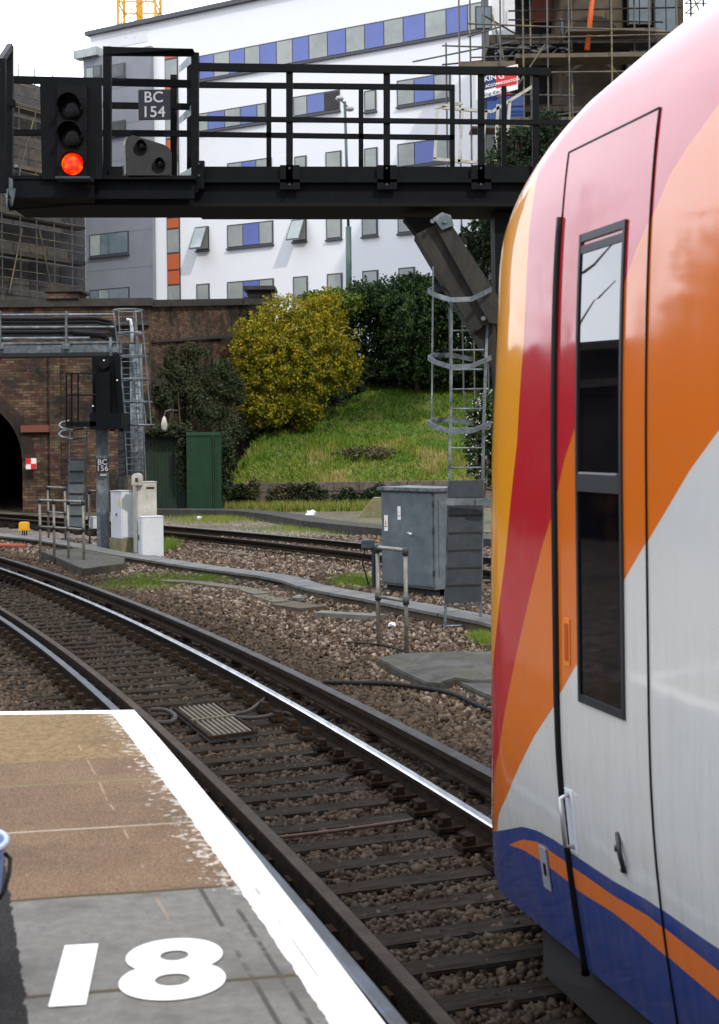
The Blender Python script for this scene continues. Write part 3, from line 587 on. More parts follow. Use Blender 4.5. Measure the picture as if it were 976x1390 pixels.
train = thing('passenger_train', 'glossy passenger train carriage end in yellow, crimson, orange, white and blue livery', 'train', (TO[0], TO[1], 0))
def grid_obj(name, P, UVs, mname, parent, smooth=True, close_mirror=False, base=None):
    r, c_ = P.shape[:2]; V = P.reshape(-1, 3); idx = np.arange(r * c_).reshape(r, c_)
    F = np.stack([idx[:-1, :-1], idx[:-1, 1:], idx[1:, 1:], idx[1:, :-1]], -1).reshape(-1, 4)
    UV = UVs.reshape(-1, 2)
    if close_mirror:   # other half of the body
        mid = TO + 1.4 * INW; d = (V[:, :2] - mid) @ INW; V2 = V.copy(); V2[:, :2] -= 2 * d[:, None] * INW; F2 = F[:, ::-1] + len(V); V = np.vstack([V, V2]); F = np.vstack([F, F2]); UV = np.vstack([UV, UV])
    o = fast(name, V, F, mname, parent, smooth=smooth); me = o.data
    uvl = me.uv_layers.new(name='UVMap'); vi = np.zeros(len(me.loops), np.int32); me.loops.foreach_get('vertex_index', vi); uvl.data.foreach_set('uv', UV.astype(np.float32)[vi].ravel()); return o
body = grid_obj('body', GP, GU, 'livery', train, close_mirror=True)
def SP_(s, z, out=0.):   # point on the flat side of the body, pushed outward
    dz = .01; tt_ = t_of_z(z); dt = (t_of_z(z + dz) - t_of_z(z - dz)) / (2 * dz); nl_ = math.hypot(1, dt)
    p = TO + s * UREAR + (tt_ - out / nl_) * INW; return Vector((p[0], p[1], z + out * dt / nl_))
def SPX(px, py, out=0.): s, v, z = uv_at(px, py); return SP_(s, z, out)
def sz_(px, py): s, v, z = uv_at(px, py); return s, z
def patch(name, zs, s0f, s1f, mname, parent, out, ncol=10):
    P = []; UVs = []
    for z in zs:
        a, b2 = s0f(z), s1f(z); row = [SP_(a + (b2 - a) * k / ncol, z, out) for k in range(ncol + 1)]; P.append([tuple(p) for p in row]); UVs.append([(a + (b2 - a) * k / ncol, v_of_z(z)) for k in range(ncol + 1)])
    return grid_obj(name, np.array(P), np.array(UVs), mname, parent)
jf = [sz_(*p) for p in ((787, 1290), (771, 1200), (764, 1120), (760.5, 1000), (758, 850), (758.5, 700), (760, 560), (762.5, 420), (765.5, 300), (769, 255), (776, 222), (785, 196))]
jr = [sz_(*p) for p in ((889, 1290), (882, 1200), (879, 1100), (878, 900), (880, 700), (882, 500), (883, 380), (884, 300), (888, 240), (897, 185), (905, 149))]
sF = float(np.mean([p[0] for p in jf[2:10]])); sRr = float(np.mean([p[0] for p in jr[2:9]])); zT = .5 * (jf[-1][1] + jr[-1][1])
print('door', sF, sRr, zT, jf[-1], jr[-1])
zs = np.linspace(.32, zT, 60)
door = patch('cab_door', zs, lambda z: sF, lambda z: sRr, 'livery', train, .004)
def ribbon(pts, r, mname, name, parent, n=8): return MB().tube(pts, r, n).build(name, mname, parent, smooth=True)
zl = np.linspace(.29, 3.27, 50)
ribbon([SP_(sF - .012, z, .006) for z in zl], .0165, 'rubber', 'door_seal', door)
ribbon([SP_(sF, z, .003) for z in np.linspace(3.27, zT, 16)] + [SP_(sF + (sRr - sF) * k / 8, zT, .003) for k in range(1, 9)], .005, 'rubber', 'door_gap', door)
ribbon([SP_(sRr, z, .003) for z in np.linspace(.29, zT, 50)], .0042, 'rubber', 'door_gap', door)
# drop window
w0, w1, w2, w3 = sz_(793, 319), sz_(856, 296), sz_(848, 976), sz_(786, 951)
ws0, ws1, wz0, wz1 = (w0[0] + w3[0]) / 2, (w1[0] + w2[0]) / 2, (w2[1] + w3[1]) / 2, (w0[1] + w1[1]) / 2
print('window', ws0, ws1, wz0, wz1)
def rect_strip(mb, s0, s1, z0, z1, o0, o1, nz=1):
    for k in range(nz):
        a, b2 = z0 + (z1 - z0) * k / nz, z0 + (z1 - z0) * (k + 1) / nz
        mb.hexa([SP_(s0, a, o0), SP_(s1, a, o0), SP_(s1, a, o1), SP_(s0, a, o1), SP_(s0, b2, o0), SP_(s1, b2, o0), SP_(s1, b2, o1), SP_(s0, b2, o1)])
fm = MB(); zmid = sz_(820, 652)[1]
rect_strip(fm, ws0, ws0 + .015, wz0, wz1, .003, .013, 14); rect_strip(fm, ws1 - .015, ws1, wz0, wz1, .003, .013, 14)
rect_strip(fm, ws0 + .015, ws1 - .015, wz0, wz0 + .03, .003, .012); rect_strip(fm, ws0 + .015, ws1 - .015, wz1 - .03, wz1, .003, .012); rect_strip(fm, ws0 + .015, ws1 - .015, wz1 - .075, wz1 - .045, .003, .011)
rect_strip(fm, ws0 + .015, ws1 - .015, zmid - .045, zmid + .018, .003, .014)
wf = fm.build('door_window', 'train_frame', door)
gg = MB(); rect_strip(gg, ws0 + .015, ws1 - .015, zmid + .018, wz1 - .045, .0035, .0065, 8); gg.build('upper_glass', 'train_glass', door)
gg = MB(); rect_strip(gg, ws0 + .015, ws1 - .015, wz0 + .02, zmid - .045, .0032, .0055, 8); gg.build('lower_glass', 'train_glass_low', door)
tm = MB(); rect_strip(tm, ws0 + .03, ws1 - .03, zmid + .02, zmid + .027, .008, .015); tm.build('window_ledge', 'train_trim', door)
# grab recess, handle, hook, plate
a, b2 = sz_(767, 838), sz_(776, 905); mb = MB(); rect_strip(mb, a[0], b2[0], b2[1], a[1], .004, .008); mb.build('grab_recess', 'recess_orange', door)
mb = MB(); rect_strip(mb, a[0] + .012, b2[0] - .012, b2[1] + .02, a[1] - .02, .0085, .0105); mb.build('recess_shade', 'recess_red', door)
a, b2 = sz_(769, 1075), sz_(779, 1148); mb = MB(); mb.tube([SP_(a[0] + .03, a[1], .002), SP_(a[0] + .03, a[1] - .01, .04), SP_(a[0] + .03, b2[1] + .01, .04), SP_(a[0] + .03, b2[1], .002)], .011, 8)
mb.build('grab_handle', 'train_trim', door, smooth=True); mb = MB(); rect_strip(mb, a[0] - .005, a[0] + .065, b2[1] - .02, a[1] + .02, .004, .007); mb.build('handle_plate', 'cabinet_white', door)
p = sz_(840, 1130); q2 = sz_(845, 1178); mb = MB(); mb.tube([SP_(p[0], p[1], .006), SP_(p[0] + .03, (p[1] * .7 + q2[1] * .3), .02), SP_(p[0] + .042, (p[1] + q2[1]) / 2, .024), SP_(p[0] + .035, q2[1], .012), SP_(p[0] + .01, q2[1] - .005, .006)], .009, 8); mb.lathe([(.012, 0), (.012, .01)], SP_(p[0] - .03, (p[1] + q2[1]) / 2, .008), 'X'); mb.build('door_lock', 'train_frame', door, smooth=True)
a, b2 = sz_(733, 1146), sz_(748, 1208); mb = MB(); rect_strip(mb, a[0], b2[0] + .02, b2[1], a[1], .003, .009); mb.build('socket_cover', 'clad_grey', train)
mb = MB(); rect_strip(mb, a[0] + .03, b2[0] - .0, b2[1] + .06, b2[1] + .11, .0095, .012); mb.build('socket_catch', 'rubber', train)
# windscreen wrapping the raked front (seen edge on)
ri = [i for i in range(NR) if 2.55 < rows_z[i] < 3.72]; ci = range(0, 22)
WP = GP[np.ix_(ri, list(ci))].copy(); nrm2 = UREAR * -1; WP[..., :2] += nrm2 * .012; WP[..., 2] += .006
grid_obj('windscreen', WP, GU[np.ix_(ri, list(ci))], 'train_glass', train, close_mirror=True)
# carriage underside and bogie
def tp(s, t, z): p = TO + s * UREAR + t * INW; return Vector((p[0], p[1], z))
MB().hexa([tp(.22, .14, .10), tp(1.3, .14, .10), tp(1.3, 2.66, .10), tp(.22, 2.66, .10), tp(.12, .18, .36), tp(1.3, .15, .36), tp(1.3, 2.65, .36), tp(.12, 2.62, .36)]).build('obstacle_deflector', 'under', train)
mb = MB(); mb.hexa([tp(.35, .22, .30), tp(LT, .22, .30), tp(LT, 2.58, .30), tp(.35, 2.58, .30), tp(.35, .10, .42), tp(LT, .10, .42), tp(LT, 2.7, .42), tp(.35, 2.7, .42)]); mb.build('underframe', 'under', train)
bg = MB(); bg.bar(tp(1.4, .55, .5), tp(4.9, .55, .5), .12, .22); bg.bar(tp(1.4, 2.25, .5), tp(4.9, 2.25, .5), .12, .22); bg.bar(tp(3.15, .5, .5), tp(3.15, 2.3, .5), .5, .2); bogie = bg.build('bogie', 'under', train)
for s in (1.9, 4.4):
    for t in (.72, 2.08):
        wv = MB(); c0 = tp(s, t, .52); ax_ = Vector((INW[0], INW[1], 0)); ux = Vector((UREAR[0], UREAR[1], 0)); V = []; F = []
        for r_, h in ((.36, -.06), (.36, .05), (.33, .065), (.0, .065)):
            for k in range(28): a = 2 * math.pi * k / 28; V.append(c0 + ux * r_ * math.cos(a) + Vector((0, 0, r_ * math.sin(a))) + ax_ * h)
        for i in range(3):
            for k in range(28): F.append((i * 28 + k, i * 28 + (k + 1) % 28, (i + 1) * 28 + (k + 1) % 28, (i + 1) * 28 + k))
        F.append(tuple(range(28))); wv.add(V, F).build('wheel', 'rail_side', bogie)
# closing wall at the far end of the carriage
V = [tp(LT, t, z) for t, z in zip(rows_t, rows_z)] + [tp(LT, 2.8 - t, z) for t, z in zip(rows_t[::-1], rows_z[::-1])]
MB().add(V, [tuple(range(len(V)))]).build('end_wall', 'under', train)

# ------------------------------------------------------------------ cable trough, pads, lineside bits
def V3(p, z=0): return Vector((p[0], p[1], z))
def ribbon3(mb, path, half, z0, z1):
    path = np.asarray(path); t = np.gradient(path, axis=0); t /= np.linalg.norm(t, axis=1)[:, None]; nn = np.stack([-t[:, 1], t[:, 0]], 1)
    for i in range(len(path) - 1):
        a, b, na, nb = path[i], path[i + 1], nn[i] * half, nn[i + 1] * half
        mb.hexa([V3(a + na, z0), V3(a - na, z0), V3(b - nb, z0), V3(b + nb, z0), V3(a + na, z1), V3(a - na, z1), V3(b - nb, z1), V3(b + nb, z1)])
    return mb
tr = thing('cable_trough', 'long raised concrete cable trough with grey slab lids running past the cabinets', 'cable trough', (TR[5][0], TR[5][1], 0))
TRs, _ = resample(TR, .5)
ribbon3(MB(), TRs, .17, -.06, .075).build('trough_wall', 'concrete_side', tr)
lids, _ = resample(TR, 1.0); mb = MB()
for i in range(len(lids) - 1):
    a, b = lids[i], lids[i + 1]; d = b - a; d /= np.linalg.norm(d); nn = np.array([-d[1], d[0]]) * .21; h = random.uniform(0, .014); j = random.uniform(-.012, .012) * nn * 4
    a = a + d * .008 + j; b = b - d * .008 + j; mb.hexa([V3(a + nn, .076 + h), V3(a - nn, .076), V3(b - nn, .076), V3(b + nn, .076 + h), V3(a + nn, .12 + h), V3(a - nn, .12), V3(b - nn, .12), V3(b + nn, .12 + h)])
mb.build('lid', 'concrete', tr, bevel=.004)
def planks(px, name, label, half, z1, m, cat, seg=1.2):
    p = np.array([G(x, y, z1)[:2] for x, y in px]); p, _ = resample(p, .25); mb = MB(); n_ = int(seg / .25)
    for i in range(0, len(p) - 1, n_):
        q_ = p[i:min(i + n_ + 1, len(p))]
        if len(q_) > 1:
            j = random.uniform(-.02, .02); ribbon3(mb, q_ + j, half, -.06, z1 + random.uniform(-.01, .01))
    o = mb.build(name, m, None, base=(p[0][0], p[0][1], 0)); tag(o, label, cat); return o
planks([(220, 788), (262, 790), (330, 799), (389, 817)], 'timber_board', 'long mossy brown board lying in the ballast beside the cable trough', .14, .04, 'old_timber', 'board', 3)
planks([(384, 817), (430, 824)], 'concrete_slab', 'short square slab lying in ballast at the end of the mossy board', .22, .07, 'concrete_side', 'slab')
planks([(432, 829), (540, 835)], 'timber_plank', 'pale narrow plank lying beside the trough in front of the grey case', .11, .07, 'concrete', 'plank', 2.4)
planks([(262, 745), (345, 753)], 'flat_panel', 'thin dark flat panel on the ballast beyond the white cabinets', .10, .03, 'old_timber', 'panel', 3)
def slab(name, label, px, z1, m, cat='slab', z0=-.06):
    P = [G(x, y, z1) for x, y in px]; b = sum((Vector(p) for p in P), Vector()) / len(P); b.z = 0
    o = MB().prism([(p.x, p.y, z0) for p in P], (0, 0, z1 - z0)).build(name, m, None, base=b, bevel=.012); return tag(o, label, cat)
slab('concrete_pad', 'large damp concrete pad at the foot of the tall caged ladder', [(512, 893), (540, 887), (603, 884), (760, 884), (760, 920), (640, 923), (618, 920), (596, 927), (577, 926), (545, 911)], .09, 'pad_concrete')
slab('concrete_step', 'small lower concrete slab against the front of the damp pad', [(622, 926), (760, 921), (760, 968), (690, 956)], .06, 'pad_concrete')
slab('equipment_base', 'low dark concrete base with railings beside signal post BC 156', [(56, 748), (113, 772), (168, 765), (170, 757), (108, 744)], .16, 'pad_concrete')
slab('concrete_plinth', 'pale slab under the signal post and white cabinets', [(96, 742), (150, 755), (214, 756), (205, 741), (140, 736)], .05, 'concrete')
def railing(name, label, posts, htop, hmid, r=.021, group=None):
    """posts: list of ground points; handrail of pipe with a top and a middle rail"""
    posts = [Vector((p[0], p[1], 0)) for p in posts]; t = thing(name, label, 'railing', posts[0], group)
    for p in posts:
        MB().tube([p + Vector((0, 0, -.1)), p + Vector((0, 0, htop - (.02 if p in (posts[0], posts[-1]) else 0)))], r, 10).build('post', 'tube', t, smooth=True)
    z = Vector((0, 0, 1)); MB().tube([posts[0] + z * (htop - .03), posts[0] + z * htop] + [p + z * htop for p in posts[1:-1]] + [posts[-1] + z * htop, posts[-1] + z * (htop - .03)], r, 10).build('top_rail', 'tube', t)
    MB().tube([p + z * hmid for p in posts], r * .9, 10).build('middle_rail', 'tube', t, smooth=True)
    for p in posts:
        for h in (htop, hmid): MB().lathe([(r * 1.5, -.045), (r * 1.5, .045)] if h == hmid else [(r * 1.45, -.06), (r * 1.45, .02), (r * .8, .035)], p + z * h, n=10).build('clamp', 'galv_dark', t, smooth=True)
    return t
p0, p1 = G(514, 878), G(552, 886); h0 = (CAMZ - (740 - 600) / 1800 * p0.y)
railing('pipe_railing', 'short pipe railing in front of the grey location case', [p0, p1], (876 - 740) / 1800 * 15.4, (880 - 811) / 1800 * 15.4, .024)
q0, q3 = G(55, 765), G(114, 771); qs = [q0, q0.lerp(q3, .33), q0.lerp(q3, .66), q3]
railing('pipe_railing', 'long four post pipe railing at the front of the low concrete base', qs, (768 - 677) / 1800 * 25.6, (768 - 715) / 1800 * 25.6, .026)
railing('pipe_railing', 'rear two post pipe railing behind the low concrete base, left of the ladder', [G(66, 731), G(89, 734)], (731 - 658) / 1800 * 32.8, (731 - 693) / 1800 * 32.8, .028)
railing('pipe_railing', 'narrow pipe railing touching the left side of signal post BC 156', [G(122, 741), G(133, 741)], (741 - 664) / 1800 * 30.6, (741 - 702) / 1800 * 30.6, .028)

# ------------------------------------------------------------------ grey location case
def local_frame(o, a):
    o, a = Vector(o), Vector(a); x = (a - o); x.z = 0; x.normalize(); return o, x, Vector((-x.y, x.x, 0))
P0, P1 = G(519, 803), G(591, 812); CB, CX_, CY_ = local_frame(P0, P1); CW = (P1 - P0).length
def case_pt(a, b, z): return CB + CX_ * a + CY_ * b + Vector((0, 0, z))
def cbox(mb, a0, a1, b0, b1, z0, z1, f=None):
    f = f or case_pt; return mb.hexa([f(a0, b0, z0), f(a1, b0, z0), f(a1, b1, z0), f(a0, b1, z0), f(a0, b0, z1), f(a1, b0, z1), f(a1, b1, z1), f(a0, b1, z1)])
CBASE = case_pt(CW / 2, .3, 0); case = thing('location_case', 'tall grey metal lineside equipment case with warning labels behind the pipe railing', 'equipment case', CBASE)
CH = 1.62; CD = .62
cbox(MB(), 0, CW, 0, CD, .12, CH).build('housing', 'case_grey', case, bevel=.008)
cbox(MB(), -.05, CW + .05, -.06, CD + .05, CH, CH + .06).build('lid', 'galv', case, bevel=.01)
cbox(cbox(MB(), .06, CW - .06, .05, .15, -.05, .118), .06, CW - .06, CD - .15, CD - .05, -.05, .118).build('plinth', 'under', case)
door_ = cbox(MB(), .025, CW - .03, -.022, -.003, .16, CH - .03).build('door', 'case_grey', case, bevel=.004)
for z in (.35, 1.0, 1.42): cbox(MB(), CW - .025, CW + .008, -.03, .0, z, z + .07).build('hinge', 'galv_dark', case)
mb = MB(); mb.tube([case_pt(CW * .56, -.03, .98), case_pt(CW * .56, -.07, .98), case_pt(CW * .64, -.09, .965)], .014, 8); mb.tube([case_pt(CW * .64, -.09, .985), case_pt(CW * .64, -.09, .93)], .026, 8); mb.build('handle', 'metal_bright', door_, smooth=True)
cbox(cbox(MB(), CW + .002, CW + .012, .08, .10, .3, 1.5), CW + .002, CW + .012, .42, .44, .3, 1.5).build('side_rib', 'case_grey', case)
def warn(a, z, w_, h_, tri_m):
    lb = cbox(MB(), a, a + w_, -.028, -.0235, z, z + h_).build('warning_label', 'sign_white', case)
    f = [case_pt(a + .015, -.0285, z + h_ * .38), case_pt(a + w_ - .015, -.0285, z + h_ * .38), case_pt(a + w_ / 2, -.0285, z + h_ * .85)]
    MB().prism(f, CY_ * -.002).build('triangle', tri_m, lb)
    MB().prism([case_pt(a + w_ * .5, -.031, z + h_ * .66), case_pt(a + w_ * .40, -.031, z + h_ * .54), case_pt(a + w_ * .52, -.031, z + h_ * .54), case_pt(a + w_ * .46, -.031, z + h_ * .42), case_pt(a + w_ * .62, -.031, z + h_ * .57), case_pt(a + w_ * .5, -.031, z + h_ * .57), case_pt(a + w_ * .58, -.031, z + h_ * .68)], CY_ * -.001).build('symbol', 'sign_black', lb)
    cbox(MB(), a + .01, a + w_ - .01, -.0305, -.0285, z + h_ * .26, z + h_ * .30).build('text_line', 'sign_black', lb)
warn(.10, .98, .085, .25, 'sign_yellow'); warn(.43, 1.17, .07, .21, 'sign_white')
MB().lathe([(.02, 0), (.02, .012)], case_pt(CW + .006, .3, .33), 'X').build('bolt', 'galv_dark', case)
# small box on a stake left of the case
p = G(500, 798); t = thing('junction_box', 'small grey junction box on a stake left of the grey case', 'junction box', p)
MB().box((p.x, p.y, .72), (.22, .15, .14)).build('box_body', 'galv', t, bevel=.01); MB().tube([(p.x + .1, p.y, -.1), (p.x + .1, p.y, .66)], .04, 8).build('stake', 'galv_dark', t)
MB().tube([(p.x - .05, p.y, .65), (p.x - .09, p.y, .4), (p.x - .02, p.y, .15), (p.x + .02, p.y, 0)], .012, 6).build('lead', 'cable', t)

# ------------------------------------------------------------------ white cabinets (left)
def cab(name, label, px0, px1, ybot, ytop, Y, depth, mats, rot=.35, slope=False, plinth=0.):
    """front-left face and right face seen; px0..px1 spans both"""
    pass
def vbox(mb, c, x, y, w_, d_, z0, z1): # oriented box
    f = lambda a, b, z: c + x * a + y * b + Vector((0, 0, z)); return cbox(mb, -w_ / 2, w_ / 2, -d_ / 2, d_ / 2, z0, z1, f)
YC = 29.2; c1 = Vector((XY(166, YC), YC, 0)); rx = R(38); ax1 = Vector((math.cos(rx), math.sin(rx), 0)); ay1 = Vector((-math.sin(rx), math.cos(rx), 0))
def zpx(y, Y): return CAMZ - (y - HY) / FPX * Y
t = thing('signal_cabinet', 'tall white cabinet with a sloping shoulder on a mossy concrete block', 'cabinet', c1)
def f1(a, b, z): return c1 + ax1 * a + ay1 * b + Vector((0, 0, z))
zc0, zc1 = zpx(726, YC), zpx(663, YC)
Hc = [(-.22, zc0), (.22, zc0), (.22, zc1), (-.22, zc1)]
mb = MB(); wv_ = .36
prof_ = [(-.26, zc0), (.26, zc0), (.26, zc0 + .62), (.0, zc1), (-.26, zc1)]
mb.prism([f1(-.19, b, z) for b, z in [(-.26, zc0), (.26, zc0), (.26, zc1), (-.26, zc1)]], ax1 * .02)
mb = MB(); mb.prism([f1(a, -.24, z) for a, z in [(-.17, zc0), (.27, zc0), (.27, zc0 + .66), (.10, zc1), (-.17, zc1)]], ay1 * .5); mb.build('housing', 'cabinet_white', t, bevel=.008)
mb = MB(); mb.prism([f1(a, -.255, z) for a, z in [(-.15, zc0 + .03), (.25, zc0 + .03), (.25, zc0 + .65), (.09, zc1 - .03), (-.15, zc1 - .03)]], ay1 * .012); mb.build('door', 'cabinet_white', t)
cbox(MB(), -.19, .30, -.25, .27, -.05, zc0 - .003, f1).build('concrete_block', 'mossy', t, bevel=.01)
cbox(MB(), -.184, -.172, -.20, -.16, zc0 + .72, zc0 + .9, f1).build('label_strip', 'sign_yellow', t); MB().lathe([(.03, 0), (.03, .02)], f1(-.19, -.02, zc0 + .52), 'X').build('lock', 'galv_dark', t)
cbox(MB(), -.18, .12, -.25, .27, zc1 + .002, zc1 + .022, f1).build('lid', 'cabinet_dirty', t)
def simple_cab(name, label, pxc, Y, ztop, zbot, w_, d_, mname, rot, door_side=-1, lock=True, vent=False):
    c = Vector((XY(pxc, Y), Y, 0)); x = Vector((math.cos(rot), math.sin(rot), 0)); y = Vector((-math.sin(rot), math.cos(rot), 0)); t = thing(name, label, 'cabinet', c + Vector((0, 0, zbot)))
    f = lambda a, b, z: c + x * a + y * b + Vector((0, 0, z))
    cbox(MB(), -w_ / 2, w_ / 2, -d_ / 2, d_ / 2, zbot, ztop, f).build('housing', mname, t, bevel=.008)
    dr = cbox(MB(), -w_ / 2 - .014, -w_ / 2 - .002, -d_ / 2 + .015, d_ / 2 - .015, zbot + .03, ztop - .03, f).build('door', mname, t, bevel=.003)
    if lock: cbox(MB(), -w_ / 2 - .03, -w_ / 2 - .0145, d_ / 2 - .12, d_ / 2 - .08, (ztop + zbot) / 2 - .05, (ztop + zbot) / 2 + .06, f).build('lock', 'galv_dark', dr)
    if vent: cbox(MB(), -.02, .16, -d_ / 2 - .008, -d_ / 2 - .001, ztop - .14, ztop - .10, f).build('vent', 'sign_black', t)
    cbox(MB(), -w_ / 2 - .01, w_ / 2 + .01, -d_ / 2 - .01, d_ / 2 + .01, ztop + .001, ztop + .016, f).build('lid', mname, t)
    return t
simple_cab('signal_cabinet', 'square white cabinet with lock, lower right of the cabinet group', 203.5, 28.3, zpx(698, 28.3), -.02, .46, .34, 'cabinet_white', R(22))
zs0 = zpx(695, 28.9)
simple_cab('signal_cabinet', 'stained off white cabinet with vent standing behind the square one', 196, 28.75, zpx(651, 28.75), .04, .42, .40, 'cabinet_dirty', R(22), lock=False, vent=True)
simple_cab('signal_cabinet', 'brown weathered cabinet squeezed between the two white cabinets', 178, 29.9, zpx(643, 29.9), -.02, .24, .3, 'old_timber', R(22), lock=False)
c = U(187, 650, 28.5); t = thing('telephone_box', 'small round topped white telephone box on top of the stained cabinet', 'telephone box', (c.x, 28.45, zpx(652, 28.5)))
mb = MB(); pts = [(-.11, 0)] + [(-.11 * math.cos(a), .22 + .11 * math.sin(a)) for a in np.linspace(0, math.pi, 12)] + [(.11, 0)]
mb.prism([(c.x + a, 28.36, zpx(655, 28.5) + b * .8) for a, b in pts], (0, .16, 0)); mb.build('housing', 'cabinet_dirty', t, bevel=.006); MB().box((c.x, 28.352, zpx(655, 28.5) + .12), (.06, .012, .08)).build('cover', 'galv_dark', t)
c = G(131, 741); simple_cab('relay_box', 'tiny white box low on the ground left of signal post BC 156', 127, 31.2, zpx(698, 31.2), zpx(713, 31.2), .2, .18, 'cabinet_white', R(20), lock=False)

# yellow lineside box on legs, orange pipe
p = G(33, 731); t = thing('marker_box', 'yellow box on dark legs standing in the ballast near the tunnel', 'marker box', p)
zt0, zt1 = zpx(713, p.y), zpx(703, p.y); MB().box((p.x, p.y, (zt0 + zt1) / 2), (.24, .22, zt1 - zt0)).build('box_body', 'yellow', t, bevel=.02); MB().box((p.x, p.y, zt0 - .005), (.27, .24, .03)).build('rim', 'yellow', t)
for dx in (-.06, 0.0, .07): MB().tube([(p.x + dx, p.y, -.05), (p.x + dx * .7 + .01, p.y, zt0)], .016, 6).build('leg', 'cable', t)
a, b2 = G(-30, 742, .04), G(35, 741.5, .04); tag(MB().tube([a, a.lerp(b2, .5) + Vector((0, 0, .02)), b2], .055, 10).build('pipe', 'orange_pipe', None, base=(b2.x, b2.y, 0), smooth=True), 'short length of orange pipe lying on the ballast at the far left', 'pipe')

# ------------------------------------------------------------------ caged ladders
def hoop(c, x, y, r_, w_=.3, n=14, rad=.014, flat=True):
    pts = [c + x * (w_ / 2)]
    for k in range(n + 1): a = math.pi * k / n; pts.append(c + x * (w_ / 2 * math.cos(a) * 1.25) - y * (r_ * (.25 + .75 * math.sin(a))))
    pts.append(c - x * (w_ / 2)); return pts
# big ladder at the gantry leg (Y 17): stiles lean slightly
YL = 17.0
lad = thing('caged_ladder', 'tall grey ladder with safety hoops and a flat anti climb plate beside the train', 'ladder', (XY(628, YL), YL, 0))
s0b, s1b = G(604, 852), G(652, 850)
s0t, s1t = U(613, 392, 17.25), U(663, 392, 17.25)
s0k, s1k = U(612, 560, 17.15), U(657, 560, 17.15)
MB().bar(s0b, s0k, .035, .06, (0, 1, 0)).bar(s0k, s0t, .035, .06, (0, 1, 0)).build('stile', 'galv', lad); MB().bar(s1b, s1k, .035, .06, (0, 1, 0)).bar(s1k, s1t, .035, .06, (0, 1, 0)).build('stile', 'galv', lad)
def along(a, k, t_, z):
    for p, q_ in ((a, k), (k, t_)):
        if p.z <= z <= q_.z: return p.lerp(q_, (z - p.z) / (q_.z - p.z))
    return t_.copy()
z = .02
while z < s0t.z - .1:
    MB().tube([along(s0b, s0k, s0t, z), along(s1b, s1k, s1t, z)], .012, 6).build('rung', 'galv', lad); z += .254
zg0, zg1 = zpx(850, YL) + .28, zpx(654, YL)
a0, a1, b0, b1 = [along(*q_) for q_ in ((s0b, s0k, s0t, zg0), (s1b, s1k, s1t, zg0), (s1b, s1k, s1t, zg1), (s0b, s0k, s0t, zg1))]
gd = MB().prism([v + Vector((0, -.05, 0)) for v in (a0, a1, b0, b1)], (0, -.012, 0)).build('guard_plate', 'galv_dark', lad)
mb = MB()
for k in range(1, 7):
    z = zg0 + (zg1 - zg0) * k / 7; mb.bar(along(s0b, s0k, s0t, z) + Vector((.01, -.07, 0)), along(s1b, s1k, s1t, z) + Vector((-.01, -.07, 0)), .012, .022)
mb.build('batten', 'under', gd)
mb = MB(); mb.bar(U(598, 681, 16.9), U(668, 681, 16.9), .03, .09).bar(U(646, 681, 16.86), U(667, 681, 16.86), .03, .09); mb.build('bracket', 'galv', lad)
LY = Vector((-.45, -.89, 0)).normalized(); LX = Vector((1, 0, 0))
for yy in (396, 487, 575):
    cl = U(612, yy, 17.2); cr_ = U(664, yy, 17.2); pl = U(586, yy + 4, 16.9); pts = [cr_, cr_ + Vector((.0, -.25, 0)), U(640, yy + 10, 16.55), U(612, yy + 11, 16.5), U(592, yy + 5, 16.6), U(581, yy - 1, 16.9), U(590, yy - 5, 17.3), U(614, yy - 5, 17.45), cl + Vector((.3, .2, 0))]
    mb = MB()
    for p, q_ in zip(pts[:-1], pts[1:]): mb.bar(p, q_, .012, .06)
    mb.build('cage_hoop', 'galv', lad)
mb = MB(); mb.tube([U(588, 362, 16.9), U(586, 577, 16.9)], .012, 6); mb.build('cage_bar', 'galv', lad); pass

# ------------------------------------------------------------------ signal gantry over the tracks (Y 17)
gan = thing('signal_gantry', 'black steel signal gantry walkway spanning above the tracks', 'gantry', (XY(700, YL), YL, 0))
def W(px, py, Y=YL): return U(px, py, Y)
def gbar(p, q_, w_, h_, name, m='black_steel', par=None): return MB().bar(p, q_, w_, h_).build(name, m, par or gan)
YR = 17.95; Yf = 16.95
# main girder: web, flanges, toe plate
def wall_(x0, y0, x1, y1, Ya, Yb, mname, name, par=None, mb=None):
    own = mb is None; mb = mb or MB(); a, b, c_, d = W(x0, y0, Ya), W(x1, y0, Ya), W(x1, y1, Ya), W(x0, y1, Ya); dy = Vector((0, Yb - Ya, 0))
    mb.prism([a, b, c_, d], dy); return mb.build(name, mname, par or gan) if own else mb
wall_(262, 247, 800, 277, 17.0, 17.05, 'black_steel', 'girder_web')
wall_(262, 275.5, 800, 280, 16.9, 17.9, 'black_matt', 'bottom_flange'); wall_(262, 243, 800, 247.5, 16.9, 17.12, 'black_steel', 'top_flange')
wall_(262, 226, 800, 243, 16.97, 17.0, 'black_steel', 'toe_plate')
wall_(262, 246, 800, 292, 17.85, 17.895, 'black_steel', 'rear_girder_web')
mb = MB(); k = 0
for px in range(262, 800, 9): wall_(px, 242.5, px + 5, 245.5, 17.02, 17.88, '', '', mb=mb)
mb.build('walkway_grating', 'black_steel', gan)
